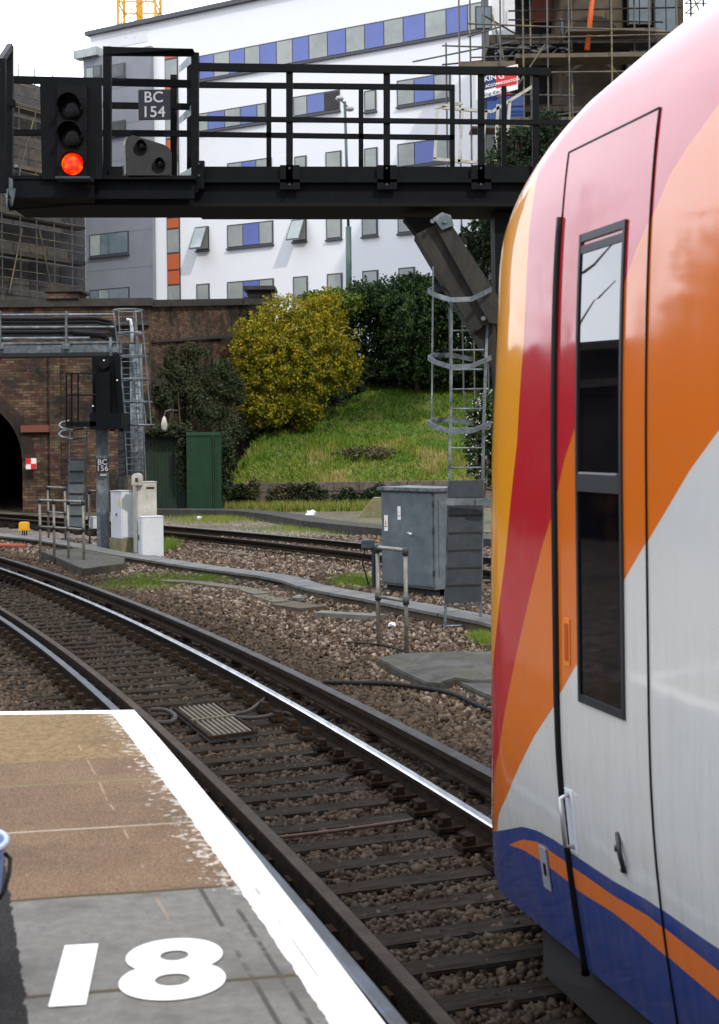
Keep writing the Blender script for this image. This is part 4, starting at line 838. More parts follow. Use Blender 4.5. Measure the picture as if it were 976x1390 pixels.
# front posts and rails
for px in (393, 525, 653): gbar(W(px, 250, 16.93), W(px, 94, 16.93), .085, .06, 'post'); wall_(px - 13, 224, px + 14, 257, 16.9, 16.92, 'black_steel', 'post_bracket')
gbar(W(727, 246, 16.93), W(727, 96, 16.93), .085, .06, 'post')
gbar(W(262, 91, 16.9), W(748, 97.5, 16.9), .06, .095, 'handrail'); gbar(W(262, 161, 16.9), W(790, 167, 16.9), .05, .06, 'middle_rail')
for px in (365, 490, 614, 684): gbar(W(px, 250, YR), W(px, 117, YR), .065, .05, 'post')
gbar(W(240, 115, YR), W(617, 119, YR), .06, .07, 'handrail'); gbar(W(240, 182, YR), W(617, 187, YR), .05, .065, 'middle_rail')
# signal bay on the left
gbar(W(146, 255, 16.8), W(146, 64, 16.8), .10, .08, 'bay_post'); gbar(W(265, 262, 16.9), W(265, 72, 16.9), .095, .07, 'bay_post')
gbar(W(236, 240, 17.6), W(236, 102, 17.6), .085, .06, 'bay_post'); gbar(W(257, 240, YR), W(257, 84, YR), .06, .06, 'bay_post')
MB().prism([W(140, 63, 16.75), W(262, 66, 16.75), W(266, 75, 16.9), W(140, 74, 16.75)], (0, .07, 0)).build('bay_top_rail', 'black_steel', gan)
gbar(W(14, 108, 17.2), W(262, 114, 17.2), .06, .09, 'bay_rail'); gbar(W(140, 143, 17.2), W(262, 145, 17.2), .06, .075, 'bay_rail'); gbar(W(14, 180, 17.2), W(262, 181.5, 17.2), .06, .075, 'bay_rail')
for y0 in (92, 162): MB().prism([W(243, y0 - 2, YR), W(262, y0 - 22, 16.9), W(262, y0 - 12, 16.9), W(243, y0 + 3, YR)], (.0, 0, -.04)).build('return_rail', 'galv', gan)
MB().prism([W(244, 236, 17.3), W(262, 226, 16.9), W(262, 238, 16.9), W(256, 246, 17.0), W(244, 242, 17.3)], (0, .02, 0)).build('gusset', 'galv', gan)
# left end
gbar(W(13, 262, 16.8), W(13, 62, 16.8), .09, .07, 'bay_post'); gbar(W(4, 262, 15.9), W(4, 80, 15.9), .07, .06, 'bay_post'); gbar(W(0, 84, 15.9), W(14, 63, 16.8), .06, .08, 'bay_rail')
MB().lathe([(.05, -.03), (.05, .03)], W(17, 140, 16.75), 'Y', 10).build('clip', 'black_steel', gan); MB().lathe([(.02, -.03), (.02, .03)], W(22, 226, 16.75), 'Y', 8).build('clip', 'galv', gan)
# bay floor beams
wall_(14, 242, 128, 268, 16.62, 16.66, 'black_steel', 'fascia'); wall_(125, 246, 264, 269, 16.72, 16.78, 'black_steel', 'fascia')
wall_(14, 238, 264, 243, 16.6, 17.9, 'black_steel', 'deck'); wall_(10, 262, 264, 278.5, 16.95, 17.9, 'black_matt', 'floor_box')
MB().prism([W(8, 268, 16.9), W(14, 268, 16.6), W(128, 268, 16.62), W(128, 278, 17.0), W(12, 285, 17.0)], (0, .06, 0)).build('soffit_plate', 'black_matt', gan)
for x0, x1 in ((5, 9), (12, 18)): MB().prism([W(x0, 241, 16.5), W(x1 - 1, 243, 16.5), W(x1 - 1, 256, 16.5), W(x1 + 3, 256, 16.5), W(x1 + 1, 268, 16.52), W(x0 + 4, 290 - (x0 > 9) * 10, 16.55), W(x0 + 3, 268, 16.52), W(x0, 262, 16.5)], (0, .03, 0)).build('end_bracket', 'galv', gan)
wall_(148, 226, 166, 242, 16.7, 16.8, 'black_steel', 'clamp_block'); wall_(262, 218, 277, 256, 16.86, 16.95, 'black_steel', 'clamp_block')
mb = MB()
for x_, y_ in ((270, 222), (270, 238), (262, 248), (393, 228), (393, 250), (525, 228), (525, 250), (653, 228), (653, 250)): mb.lathe([(.016, 0), (.016, .03)], W(x_, y_, 16.82), 'Y', 6)
mb.build('bolts', 'galv_dark', gan)
# diagonal strut and leg
MB().prism([W(548, 295, 17.2), W(600, 295, 17.2), W(612, 312, 17.2), W(572, 325, 17.2)], (0, .35, 0)).build('strut_shoe', 'black_steel', gan)
st = MB(); A0, A1, A2, A3 = W(564, 318, 17.1), W(590, 305, 17.1), W(663, 438, 17.1), W(643, 452, 17.1)
st.prism([A0, A1, A2, A3], (0, .5, 0)).build('strut', 'weathered_steel', gan)
MB().prism([W(590, 305, 17.0), W(604, 291, 17.0), W(676, 402, 17.0), W(676, 440, 17.0), W(664, 438, 17.0)], (0, .12, 0)).build('strut_flange', 'weathered_steel', gan)
MB().prism([W(588, 296, 16.95), W(600, 288, 16.95), W(612, 292, 16.95), W(616, 306, 16.95), W(600, 312, 16.95)], (0, .05, 0)).build('strut_plate', 'galv', gan)
MB().prism([W(640, 448, 17.2), W(664, 430, 17.2), W(695, 480, 17.2), W(695, 560, 17.2), W(672, 500, 17.2)], (0, .4, 0)).build('knee', 'weathered_steel', gan)
MB().bb(W(668, 0, 17.2).x, W(700, 0, 17.2).x, 17.2, 17.75, -.1, W(0, 296, 17.2).z).build('leg', 'black_steel', gan)
mb = MB()
for a_, b_ in ((583, 300), (600, 300), (652, 432)): mb.lathe([(.03, 0), (.03, .03)], W(a_ + 4, b_, 16.92), 'Y', 8)
mb.build('bolts', 'galv', gan)

# main signal head
sg = thing('railway_signal', 'three lens colour light signal showing red on a black backboard', 'signal', W(97, 242, 16.5))
bp_ = MB().prism([W(54, 106, 16.55), W(137, 107, 16.55), W(139, 243, 16.55), W(57, 243, 16.55)], (0, .05, 0)).build('backboard', 'black_steel', sg)
wall_(77, 116, 118, 242, 16.5, 16.55, 'black_matt', 'lens_housing', sg)
wall_(75, 239, 122, 242, 16.3, 16.55, 'galv_dark', 'shelf', sg)
def lens(c, r_, m, par, hood=.2, hm='black_matt'):
    MB().lathe([(r_, -.01), (r_ * .98, -.03), (r_ * .8, -.045), (r_ * .3, -.055), (.001, -.058)], c, 'Y', 28).build('lens', m, par, smooth=True)
    mb = MB(); V = []; F = []; n = 24
    for k in range(n + 1):
        a = -.35 + (math.pi + .7) * k / n
        for dr, dy in ((1.06, 0), (1.12, 0)):
            V.append(c + Vector((r_ * dr * math.cos(a), 0, r_ * dr * math.sin(a)))); V.append(c + Vector((r_ * dr * math.cos(a), -hood * (1 if math.sin(a) > 0 else .75), r_ * dr * math.sin(a))))
    for k in range(n):
        i = k * 4; F += [(i, i + 1, i + 5, i + 4), (i + 2, i + 6, i + 7, i + 3), (i + 1, i + 3, i + 7, i + 5)]
    mb.add(V, F).build('hood', hm, par)
LR = 15 / 1800 * 16.5
lens(W(97, 147, 16.49), LR, 'lens_dark', sg); lens(W(97.5, 185, 16.49), LR, 'lens_dark', sg); lens(W(99, 223, 16.49), LR, 'lens_red', sg, .12)
# subsidiary position light signal
ps = thing('position_light_signal', 'small grey two lamp subsidiary signal with slanting top right of the red signal', 'signal', W(200, 240, 16.7))
mb = MB(); pl = [(171, 238), (170, 192), (173, 186), (180, 183), (222, 196), (229, 200), (232, 206), (232, 236), (228, 240), (175, 241)]
mb.prism([W(x, y, 16.6) for x, y in pl], (0, .06, 0)).build('face_plate', 'signal_grey', ps, bevel=.006)
mb = MB(); mb.prism([W(x, y, 16.66) for x, y in [(169, 236), (168, 194), (172, 188), (226, 202), (230, 236)]], (0, .2, 0)).build('housing', 'cabinet_dirty', ps)
for x, y in ((193, 198), (218, 222)):
    c = W(x, y, 16.59); lens(c, .052, 'lens_dark', ps, .10); MB().lathe([(.085, -.003), (.085, .0)], W(x - 3, y + 4, 16.597), 'Y', 20).build('lamp_ring', 'black_steel', ps)
mb = MB(); mb.box(tuple(W(200, 241.5, 16.7)), (.5, .12, .03)); mb.build('bracket', 'black_matt', ps)
# number plates
def plate(name, label, x0, y0, x1, y1, Y, lines, sz, base_label):
    a, b = W(x0, y1, Y), W(x1, y0, Y); t = thing(name, label, 'sign', ((a.x + b.x) / 2, Y, a.z)); MB().bb(a.x, b.x, Y, Y + .02, a.z, b.z).build('plate', 'sign_black', t, bevel=.008)
    for (tx, px, py, s_) in lines: text(tx, s_, W(px, py, Y - .003), (1, 0, 0), (0, 0, 1), 'plate_white', t, bold=.0025 * s_ / .2, out=.004, spacing=1.05)
    return t
plate('number_plate', 'black number plate reading BC 154 on the gantry rails', 188, 121, 231, 163, 16.95, (('BC', 208.5, 132.5, .195), ('154', 208.5, 152.5, .195)), .2, '')

# ------------------------------------------------------------------ signal BC 156 and the grey gantry behind it
YS = 29.9
sp_ = thing('signal_post', 'grey signal post BC 156 carrying a black signal head seen from behind', 'signal', (XY(138, YS), YS, 0))
def Wd(px, py, Y): return U(px, py, Y)
def wbox(x0, y0, x1, y1, Ya, Yb, m, name, par, bevel=0):
    a, b = Wd(x0, y1, Ya), Wd(x1, y0, Ya); return MB().bb(a.x, b.x, Ya, Yb, a.z, b.z).build(name, m, par, bevel=bevel)
a = Wd(137, 745, YS); b = Wd(137, 580, YS)
MB().bb(XY(130, YS), XY(145, YS), YS, YS + .22, -.1, b.z).build('post', 'galv', sp_, bevel=.01)
MB().bb(XY(125, YS), XY(150, YS), YS - .08, YS + .3, -.1, .09).build('base', 'galv_dark', sp_)
wbox(126, 483, 163, 582, 29.6, 29.68, 'black_steel', 'backboard', sp_); wbox(130, 505, 149, 575, 29.35, 29.6, 'black_steel', 'head_case', sp_, .01)
MB().lathe([(.11, 0), (.11, .2), (.08, .2), (.08, .02)], (XY(144, 29.5), 29.35, Wd(0, 496, 29.5).z), 'Y', 20).build('hood', 'black_matt', sp_)
wbox(122, 560, 165, 583, 29.3, 30.4, 'black_steel', 'platform', sp_); wbox(90, 572, 130, 579, 29.3, 30.3, 'black_steel', 'walkway', sp_)
mb = MB()
for x in (90, 97, 106): mb.tube([Wd(x, 577, 29.3), Wd(x, 506, 29.3)], .02, 6).build('rail_post', 'black_steel', sp_); mb = MB()
for y in (507, 536): MB().tube([Wd(90, y, 29.3), Wd(130, y, 29.3)], .02, 6).build('guard_rail', 'black_steel', sp_)
MB().bar(Wd(166, 585, 29.6), Wd(158, 480, 29.6), .12, .10, (0, 1, 0)).build('backing_post', 'black_steel', sp_)
for i, (x, y) in enumerate(((141, 489), (159, 516), (126, 551))): MB().lathe([(.018, 0), (.018, .02)], Wd(x, y, 29.33), 'Y', 8).build('bolt', 'sign_white', sp_)
plate('number_plate', 'small black number plate reading BC 156 on the signal post', 130.5, 622, 147.5, 641.5, 29.75, (('BC', 139, 627.5, .175), ('156', 139, 636, .175)), .2, '')
wbox(136, 642, 144, 646, 29.8, 29.86, 'cabinet_dirty', 'tag', sp_)
# its ladder with the anti climb plate
YB = 30.6
l2 = thing('caged_ladder', 'short grey ladder with one safety hoop left of signal post BC 156', 'ladder', (XY(104, YB), YB, 0))
for xa, xb in ((92, 95), (114, 118)): MB().bar(Wd(xa, 728, YB), Wd(xb, 585, YB), .03, .05, (0, 1, 0)).build('stile', 'galv', l2)
gd2 = MB().prism([Wd(93, 714, YB - .05), Wd(112, 715, YB - .05), Wd(115, 626, YB - .05), Wd(95, 625, YB - .05)], (0, -.02, 0)).build('guard_plate', 'case_grey', l2)
mb = MB()
for k in range(1, 6): y = 625 + 90 * k / 6; mb.bar(Wd(94, y, YB - .09), Wd(113, y, YB - .09), .02, .03)
mb.build('batten', 'under', gd2)
for k in range(4): MB().tube([Wd(95, 595 + k * 9, YB), Wd(117, 595 + k * 9, YB)], .012, 6).build('rung', 'galv', l2)
for y in (580, 592):
    MB().tube([Wd(118, y, YB), Wd(114, y + 2, YB - .3), Wd(98, y + 4, YB - .6), Wd(84, y + 1, YB - .5), Wd(80, y - 3, YB - .2), Wd(84, y - 7, YB + .2), Wd(94, y - 9, YB + .3)], .022, 6).build('cage_hoop', 'galv', l2)
# far grey gantry: beam, handrail, round post with caged ladder
g2 = thing('signal_gantry', 'grey steel gantry beam crossing in front of the brick tunnel wall', 'gantry', (XY(185, 31), 31, 0))
YG = 31.0
a, b = Wd(-260, 479, YG), Wd(172, 457, YG); zb0, zb1 = Wd(60, 480, YG).z, Wd(60, 467, YG).z
MB().bb(a.x, XY(163, YG), YG, YG + .5, zb0, zb1).build('beam', 'galv', g2, bevel=.02)
MB().bb(a.x, XY(163, YG), YG - .03, YG + .55, zb1, zb1 + .05).build('beam_top', 'galv', g2); MB().bb(a.x, XY(168, YG), YG - .02, YG + .55, zb0 - .07, zb0 - .005).build('beam_underside', 'under', g2)
for z in (427, 444, 459): MB().tube([Wd(-260, z + 2, YG), Wd(155 if z != 459 else 122, z, YG)], .028 if z != 459 else .035, 8).build('handrail', 'galv', g2)
for x in (0, 90): MB().bar(Wd(x, 470, YG - .06), Wd(x, 422, YG - .06), .05, .05).build('rail_post', 'galv', g2)
for x in (0, 90):
    MB().box(tuple(Wd(x, 470, YG - .07)), (.18, .06, .12)).build('post_clamp', 'galv', g2)
for k, y in enumerate((432, 437, 450, 456)): MB().tube([Wd(-260, y, YG + .35), Wd(60, y + 1, YG + .35), Wd(130, y + 0, YG + .35), Wd(150, y + 4, YG + .35), Wd(158, 468, YG + .3)], .05, 8).build('cable', 'cable', g2)
MB().tube([Wd(152, 585, 31.2), Wd(157, 520, 31.2), Wd(159, 480, 31.2), Wd(152, 462, 31.2), Wd(140, 455, 31.2), Wd(100, 452, 31.2)], .07, 8).build('cable_bundle', 'cable', g2, smooth=True)
MB().lathe([(.15, -.1), (.15, Wd(0, 470, 31.3).z)], (XY(186, 31.3), 31.3, 0), 'Z', 20).build('round_post', 'galv', g2, smooth=True)
MB().bb(XY(160, 31.6), XY(177, 31.6), 31.6, 31.8, -.1, Wd(0, 470, 31.6).z).build('square_post', 'galv_dark', g2)
MB().box((XY(152, YG), YG - .02, (zb0 + zb1) / 2), (.06, .04, .5)).build('splice_plate', 'galv', g2)
l3 = thing('caged_ladder', 'tall slim grey ladder cage wrapped round the far gantry post', 'ladder', (XY(188, 31), 30.9, 0))
MB().tube([Wd(178, 730, 31), Wd(168, 560, 31), Wd(161, 420, 31)], .016, 6).build('stile', 'galv', l3); MB().tube([Wd(201, 725, 31), Wd(194, 560, 31), Wd(184, 420, 31)], .016, 6).build('stile', 'galv', l3)
for x0, x1 in ((154, 172), (192, 205), (181, 198)): MB().tube([Wd(x0, 421, 30.5), Wd(x1, 575, 30.5)], .016, 6).build('cage_bar', 'galv', l3)
for k in range(34):
    y = 430 + k * 8.7; f = (y - 420) / 300; MB().tube([Wd(161 + 17 * f, y, 31), Wd(184 + 17 * f, y, 31)], .009, 6).build('rung', 'galv', l3)
for k in range(6):
    y = 422 + k * 31; o_ = k * 3.1; c = Wd(175 + o_, y, 30.8); pts = [c + Vector((.33 * math.cos(a), .33 * math.sin(a) - .1, 0)) for a in np.linspace(0, 2 * math.pi, 18)[:-1]]
    MB().tube(pts, .022, 6, True).build('cage_hoop', 'galv', l3)
MB().tube([Wd(172, 434, 30.9), Wd(177, 434, 30.9), Wd(179, 445, 30.9), Wd(179, 465, 30.9)], .04, 8).build('conduit', 'cabinet_white', l3, smooth=True)

# ------------------------------------------------------------------ far tracks
def far_track(name, label, px, z, offs, Y1=60):
    pts = np.array([G(x, y, z)[:2] for x, y in px]); d = np.r_[0, np.cumsum(np.linalg.norm(np.diff(pts, axis=0), axis=1))]; pf1, pf2 = np.polyfit(d, pts[:, 0], 3), np.polyfit(d, pts[:, 1], 3)
    s = np.linspace(0, d[-1], 90); path = np.stack([np.polyval(pf1, s), np.polyval(pf2, s)], 1)
    t = thing(name, label, 'railway track', (path[45, 0], path[45, 1], 0)); return t, path
ft, fp = far_track('railway_track', 'far railway track passing behind the cabinets towards the tunnel', [(-60, 693), (0, 697), (60, 701), (110, 705), (224, 713.5), (360, 724), (500, 738), (660, 757), (900, 786)], .16, None)
fp2 = offset(fp, -1.435); fp2b = offset(fp, -1.84)
if np.polyval([1], 0) and fp2[45, 1] > fp[45, 1]: fp2 = offset(fp, 1.435); fp2b = offset(fp, 1.84)
sweep(fp, RAILP, .004, TOPF).build('rail', ['rail_side', 'rail_top_worn'], ft); sweep(fp2, RAILP, .004, TOPF).build('rail', ['rail_side', 'rail_top_dull'], ft); sweep(fp2b, CNP, .085, (6, 7, 8)).build('conductor_rail', ['rail_side', 'rail_top_dull'], ft)
mid = (fp + fp2) / 2; SS, _ = resample(mid, .8); tg = np.gradient(SS, axis=0); an_ = np.arctan2(tg[:, 1], tg[:, 0]); s1_ = None
for p, a in zip(SS, an_):
    if s1_ is None: s1_ = MB().box((0, 0, -.04), (.25, 2.6, .10)).build('sleeper', 'sleeper', None); s1_.parent = ft; o = s1_
    else: o = s1_.copy(); COL.objects.link(o); o.parent = ft
    o.location = (p[0] - BASE[ft.name].x, p[1] - BASE[ft.name].y, 0); o.rotation_euler = (0, 0, a)
# low dark kerb beyond
kp = np.array([G(x, y, .2)[:2] for x, y in ((190, 691), (260, 691), (330, 692), (380, 697), (430, 706), (510, 714), (660, 728), (900, 750))])
k2_, _ = resample(kp, .6); tag(ribbon3(MB(), k2_, .45, -.06, .20).build('kerb_wall', 'coping', None, base=(k2_[5][0], k2_[5][1], 0)), 'low dark curved kerb beyond the far track', 'kerb')
# worn earth beyond the near ballast
earth = mat('earth', (.12, .10, .07), .95, 0, (.06, .065, .025), .9, .5, 30, lo=.42, hi=.6, col3=(.17, .15, .12), scale3=14)
E_ = [G(-300, 694, -.02), G(195, 686, -.02), G(520, 690, -.02), G(1200, 700, -.02), G(1200, 742, -.02), G(660, 722, -.02), G(400, 705, -.02), G(320, 699, -.02), G(-300, 697, -.02)]
tag(MB().add([(p.x, p.y, -.03) for p in E_], [tuple(range(len(E_)))]).build('path', 'earth'), kind='structure')

# ------------------------------------------------------------------ brick bridge and tunnel mouth
br = thing('brick_bridge', 'sooty brick road bridge with a dark tunnel arch at the far left', 'bridge', (XY(60, 48), 48, 0))
YW = 48.0; xl, xr = XY(-900, YW), XY(205, YW); zt = Wd(60, 417, YW).z
acx, ahw = XY(-62, YW), XY(30, YW) - XY(-62, YW); zsp, ah = 1.9, 2.35
arc_ = [(acx + ahw * math.cos(a), zsp + ah * math.sin(a)) for a in np.linspace(0, math.pi, 25)]
mb = MB(); th = .9
right = [(xr, -.1), (xr, zt), (acx, zt)] + [(x, z) for x, z in arc_[:13]][::-1] + [(acx + ahw, -.1)]
left = [(acx, zt), (xl, zt), (xl, -.1), (acx - ahw, -.1)] + [(x, z) for x, z in arc_[12:]][::-1]
for P in (right, left): mb.prism([(x, YW, z) for x, z in P], (0, th, 0))
mb.build('portal_wall', 'brick', br)
mb = MB()
for i in range(24):
    (x0, z0), (x1, z1) = arc_[i], arc_[i + 1]; ux = lambda x, z, k: (acx + (x - acx) * k, zsp + (z - zsp) * k); a0, a1 = ux(x0, z0, 1.0), ux(x1, z1, 1.0); b0, b1 = ux(x0, z0, 1.2), ux(x1, z1, 1.2)
    mb.prism([(a0[0], YW - .04, a0[1]), (a1[0], YW - .04, a1[1]), (b1[0], YW - .04, b1[1]), (b0[0], YW - .04, b0[1])], (0, .035, 0))
mb.build('arch_ring', 'brick_dark', br)
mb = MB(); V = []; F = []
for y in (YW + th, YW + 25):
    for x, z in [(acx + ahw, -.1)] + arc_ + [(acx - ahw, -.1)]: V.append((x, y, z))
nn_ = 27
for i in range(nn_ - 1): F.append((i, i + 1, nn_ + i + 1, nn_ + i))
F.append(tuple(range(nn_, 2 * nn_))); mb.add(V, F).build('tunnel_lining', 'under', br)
# pilasters and string courses
for x0, x1 in ((70, 84), (186, 205)):
    MB().bb(XY(x0, YW), XY(x1, YW), YW - .28, YW - .002, -.1, zt - .9).build('pilaster', 'brick', br)
MB().bb(xl, xr, YW - .32, YW - .002, zt - .72, zt - .55).build('string_course', 'coping', br)
MB().bb(XY(30, YW), XY(70, YW), YW - .2, YW - .003, 2.9, 3.15).build('string_course', 'brick_red', br)
MB().bb(xl, xr + .1, YW - .15, YW + th + .1, zt, zt + .28).build('coping', 'coping', br)
x0, x1 = XY(68, YW), XY(111, YW)
MB().bb(x0, x1, YW - .25, YW + th + .2, zt + .281, zt + .52).build('pier', 'brick', br); MB().bb(x0 - .12, x1 + .12, YW - .35, YW + th + .3, zt + .521, zt + .62).build('pier_cap', 'coping', br)
MB().prism([(x0 - .05, YW - .3, zt + .622), (x1 + .05, YW - .3, zt + .622), (x1 - .35, YW - .3, zt + .78), (x0 + .35, YW - .3, zt + .78)], (0, 1.3, 0)).build('pier_top', 'coping', br)
# wing wall towards the embankment
A_, B_ = Vector((xr, YW + .3, 0)), Vector((XY(372, 64), 64, 0)); dW = (B_ - A_).normalized(); nW = Vector((dW.y, -dW.x, 0)); zA, zB = zt, Wd(372, 413, 64).z
def wing(z0f, z1f, out, thick, m, name): 
    a, b = A_ - nW * (-out), B_ - nW * (-out); c_, d = a - nW * thick, b - nW * thick
    MB().hexa([a + Vector((0, 0, z0f[0])), b + Vector((0, 0, z0f[1])), d + Vector((0, 0, z0f[1])), c_ + Vector((0, 0, z0f[0])), a + Vector((0, 0, z1f[0])), b + Vector((0, 0, z1f[1])), d + Vector((0, 0, z1f[1])), c_ + Vector((0, 0, z1f[0]))]).build(name, m, br)
wing((-.1, -.1), (zA, zB), 0, .8, 'brick', 'wing_wall'); wing((zA, zB), (zA + .25, zB + .3), .15, 1.0, 'coping', 'wing_coping'); wing((zA - 2.9, zB - 3.3), (zA - 2.65, zB - 3.0), .2, .19, 'coping', 'wing_string_course'); wing((zA - 1.3, zB - 1.5), (zA - 1.2, zB - 1.38), .1, .09, 'coping', 'wing_string_course')
for k in (.22, .5, .8): p = A_.lerp(B_, k); z_ = zA + (zB - zA) * k; MB().bar(p + nW * .08 + Vector((0, 0, 0)), p + nW * .08 + Vector((0, 0, z_ - 1.4)), .7, .15, (0, 1, 0)).build('pilaster', 'brick', br)
p = Vector((XY(356, 64), 64, zB)); MB().bb(p.x - .55, p.x + .55, 63.3, 64.8, zB - 2, zB + .62).build('pier', 'brick_dark', br); MB().bb(p.x - .75, p.x + .75, 63.1, 65, zB + .621, zB + .8).build('pier_cap', 'coping', br)
# red and white chequered board
cx0, cy0 = Wd(34, 637, 47.5), Wd(48, 622, 47.5); t = thing('chequer_board', 'small red and white chequered board on the brick tunnel wall', 'sign', (cx0.x, 47.6, cx0.z))
mx_, mz_ = (cx0.x + cy0.x) / 2, (cx0.z + cy0.z) / 2
MB().bb(cx0.x, cy0.x, 47.62, 47.66, cx0.z, cy0.z).build('board', 'sign_white', t)
for (a, b, c_, d) in ((cx0.x, mx_, mz_, cy0.z), (mx_, cy0.x, cx0.z, mz_)): MB().bb(a, b, 47.60, 47.617, c_, d).build('red_square', 'sign_red', t)

# green doors
hut = thing('green_hut', 'dark green corrugated hut half covered by ivy under the brick wall', 'hut', (XY(248, 46.5), 46.5, 0))
x0, xm, x1 = XY(196, 46.6), XY(257, 46.6), XY(298, 45.6); zt_ = Wd(0, 590, 46.6).z
MB().bb(x0, xm - .01, 46.6, 48.5, -.05, zt_).build('front_wall', 'green_dark', hut); MB().bb(xm, x1, 45.8, 48.4, -.05, zt_ - .05).build('side_bay', 'green_paint', hut)
d_ = MB()
for k in range(16): xx = xm + (x1 - xm) * (k + .5) / 16; d_.bb(xx - .014, xx + .014, 45.77, 45.799, 0, zt_ - .15)
d_.build('corrugation', 'green_paint', hut); MB().bb(xm, x1, 45.74, 45.798, zt_ - .12, zt_ + .0).build('lintel', 'green_paint', hut); MB().bb(x1 - .25, x1 - .21, 45.72, 45.768, .1, zt_ - .13).build('door_frame', 'green_dark', hut)
d_ = MB()
for k in range(12): xx = x0 + (xm - x0) * (k + .5) / 12; d_.bb(xx - .012, xx + .012, 46.575, 46.598, 0, zt_ - .1)
d_.build('corrugation', 'green_dark', hut); MB().bb(x0 - .2, xm + .02, 46.2, 48.6, zt_ + .001, zt_ + .08).build('roof', 'green_dark', hut)
lp = Wd(223, 576, 46); t = thing('wall_lamp', 'small pale bulkhead lamp hanging above the green hut', 'lamp', (lp.x, 46, lp.z)); MB().lathe([(.02, .28), (.07, .2), (.11, 0), (.10, -.16), (.03, -.24)], lp, 'Z', 14).build('lamp_glass', 'cabinet_dirty', t, smooth=True); MB().tube([lp + Vector((0, 0, .28)), lp + Vector((.05, 0, .45)), lp + Vector((.2, 0, .5)), lp + Vector((.3, 1.2, .5))], .02, 6).build('bracket', 'galv', t)

# ------------------------------------------------------------------ embankment
def zslope(Y): return .75 + max(0, Y - 48.6) * .335 if Y < 63 else .75 + 14.4 * .335 + (Y - 63) * .06
XLb = lambda Y: XY(298 + (Y - 48) * 1.0, Y)
V = []; F = []; T = []; nx_, ny_ = 70, 40
for j in range(ny_):
    Y = 48.6 + (j / (ny_ - 1)) ** 1.2 * 26
    for i in range(nx_):
        X = -12.0 + i * (52 / (nx_ - 1)); fl = min(1, max(0, (X - (-6.2 + (Y - 48) * .08)) / 1.8)); z = zslope(Y) * (fl * fl * (3 - 2 * fl)) + .18 * mnoise.noise(Vector((X * .35, Y * .35, 0))) - .02
        V.append((X, Y, max(z, -.2)))
for j in range(ny_ - 1):
    for i in range(nx_ - 1): a = j * nx_ + i; F.append((a, a + 1, a + nx_ + 1, a + nx_))
mat('bank', (.06, .125, .014), .95, 0, (.11, .125, .03), 1.2, .6, 12, col3=(.05, .045, .025), scale3=.5, lo3=.56, hi3=.68)
bank = fast('embankment', V, F, 'bank', smooth=True); tag(bank, kind='structure')
def bank_z(X, Y): fl = min(1, max(0, (X - (-6.2 + (Y - 48) * .08)) / 1.8)); return zslope(Y) * (fl * fl * (3 - 2 * fl)) + .18 * mnoise.noise(Vector((X * .35, Y * .35, 0))) - .02
# grass blades on it
ng = 60000; Xg = RNG.uniform(-6.5, 7.5, ng); Yg = 48.6 + 15 * RNG.random(ng) ** 1.1
okk = (Xg > (-6.0 + (Yg - 48) * .08)); Xg, Yg = Xg[okk], Yg[okk]; ng = len(Xg); Zg = np.array([bank_z(x, y) for x, y in zip(Xg, Yg)])
hh = RNG.uniform(.06, .17, ng); low = (Yg < 54); nz = np.array([mnoise.noise(Vector((x * .45, y * .45, 3))) for x, y in zip(Xg, Yg)]); hh *= 1 + 1.0 * (nz > .05) * low
lean = RNG.normal(size=(ng, 2)) * .09; wdt = RNG.uniform(.02, .04, ng); da = RNG.uniform(0, 6.28, ng); dx, dy = np.cos(da) * wdt, np.sin(da) * wdt
V = np.stack([np.stack([Xg - dx, Yg - dy, Zg - .03], 1), np.stack([Xg + dx, Yg + dy, Zg - .03], 1), np.stack([Xg + lean[:, 0], Yg + lean[:, 1], Zg + hh], 1)], 1).reshape(-1, 3)
tn_ = np.clip(.18 + .5 * np.clip(nz * 1.6, 0, 1) * (Yg < 56) + .38 * np.clip((54 - Yg) / 5, 0, 1) + .16 * RNG.normal(size=ng), 0, 1)
_pt = np.array([mnoise.noise(Vector((x * .9, y * .9, 9))) for x, y in zip(Xg, Yg)]); tn_ = np.clip(tn_ + np.where(_pt > .28, .35, 0) - np.where(_pt < -.3, .22, 0), 0, 1)
tag(fast('grass', V, np.arange(3 * ng).reshape(-1, 3), 'grass', None, np.repeat(tn_, 3)), 'rough green and straw coloured grass on the railway embankment', 'grass', kind='stuff')
# stone retaining wall
rw = thing('retaining_wall', 'low pale block retaining wall draped with ivy at the foot of the grass bank', 'wall', (XY(430, 48.3), 48.3, 0))
xx = XY(300, 48.3); row = 0
blk = MB(); 
for r_ in range(3):
    x = XY(296, 48.3) - (r_ % 2) * .4
    while x < 9: w_ = random.uniform(.8, 1.25); blk.bb(x, x + w_ - .025, 48.2 + random.uniform(0, .03), 48.65, r_ * .34 - .05, r_ * .34 + .27); x += w_
blk.build('blockwork', 'stonewall', rw, bevel=.01); MB().bb(XY(296, 48.3), 9, 48.24, 48.64, -.05, .94).build('mortar', 'coping', rw)
# broken concrete flight near the grey case
P = [Wd(480, 710, 42.5), Wd(508, 676, 42.5), Wd(540, 676, 42.5), Wd(540, 712, 42.5)]
tag(MB().prism(P, (0, .8, 0)).build('concrete_ramp', 'mossy', None, base=(P[0].x, 42.5, 0)), 'mossy wedge shaped concrete end wall left of the grey case', 'concrete wall')

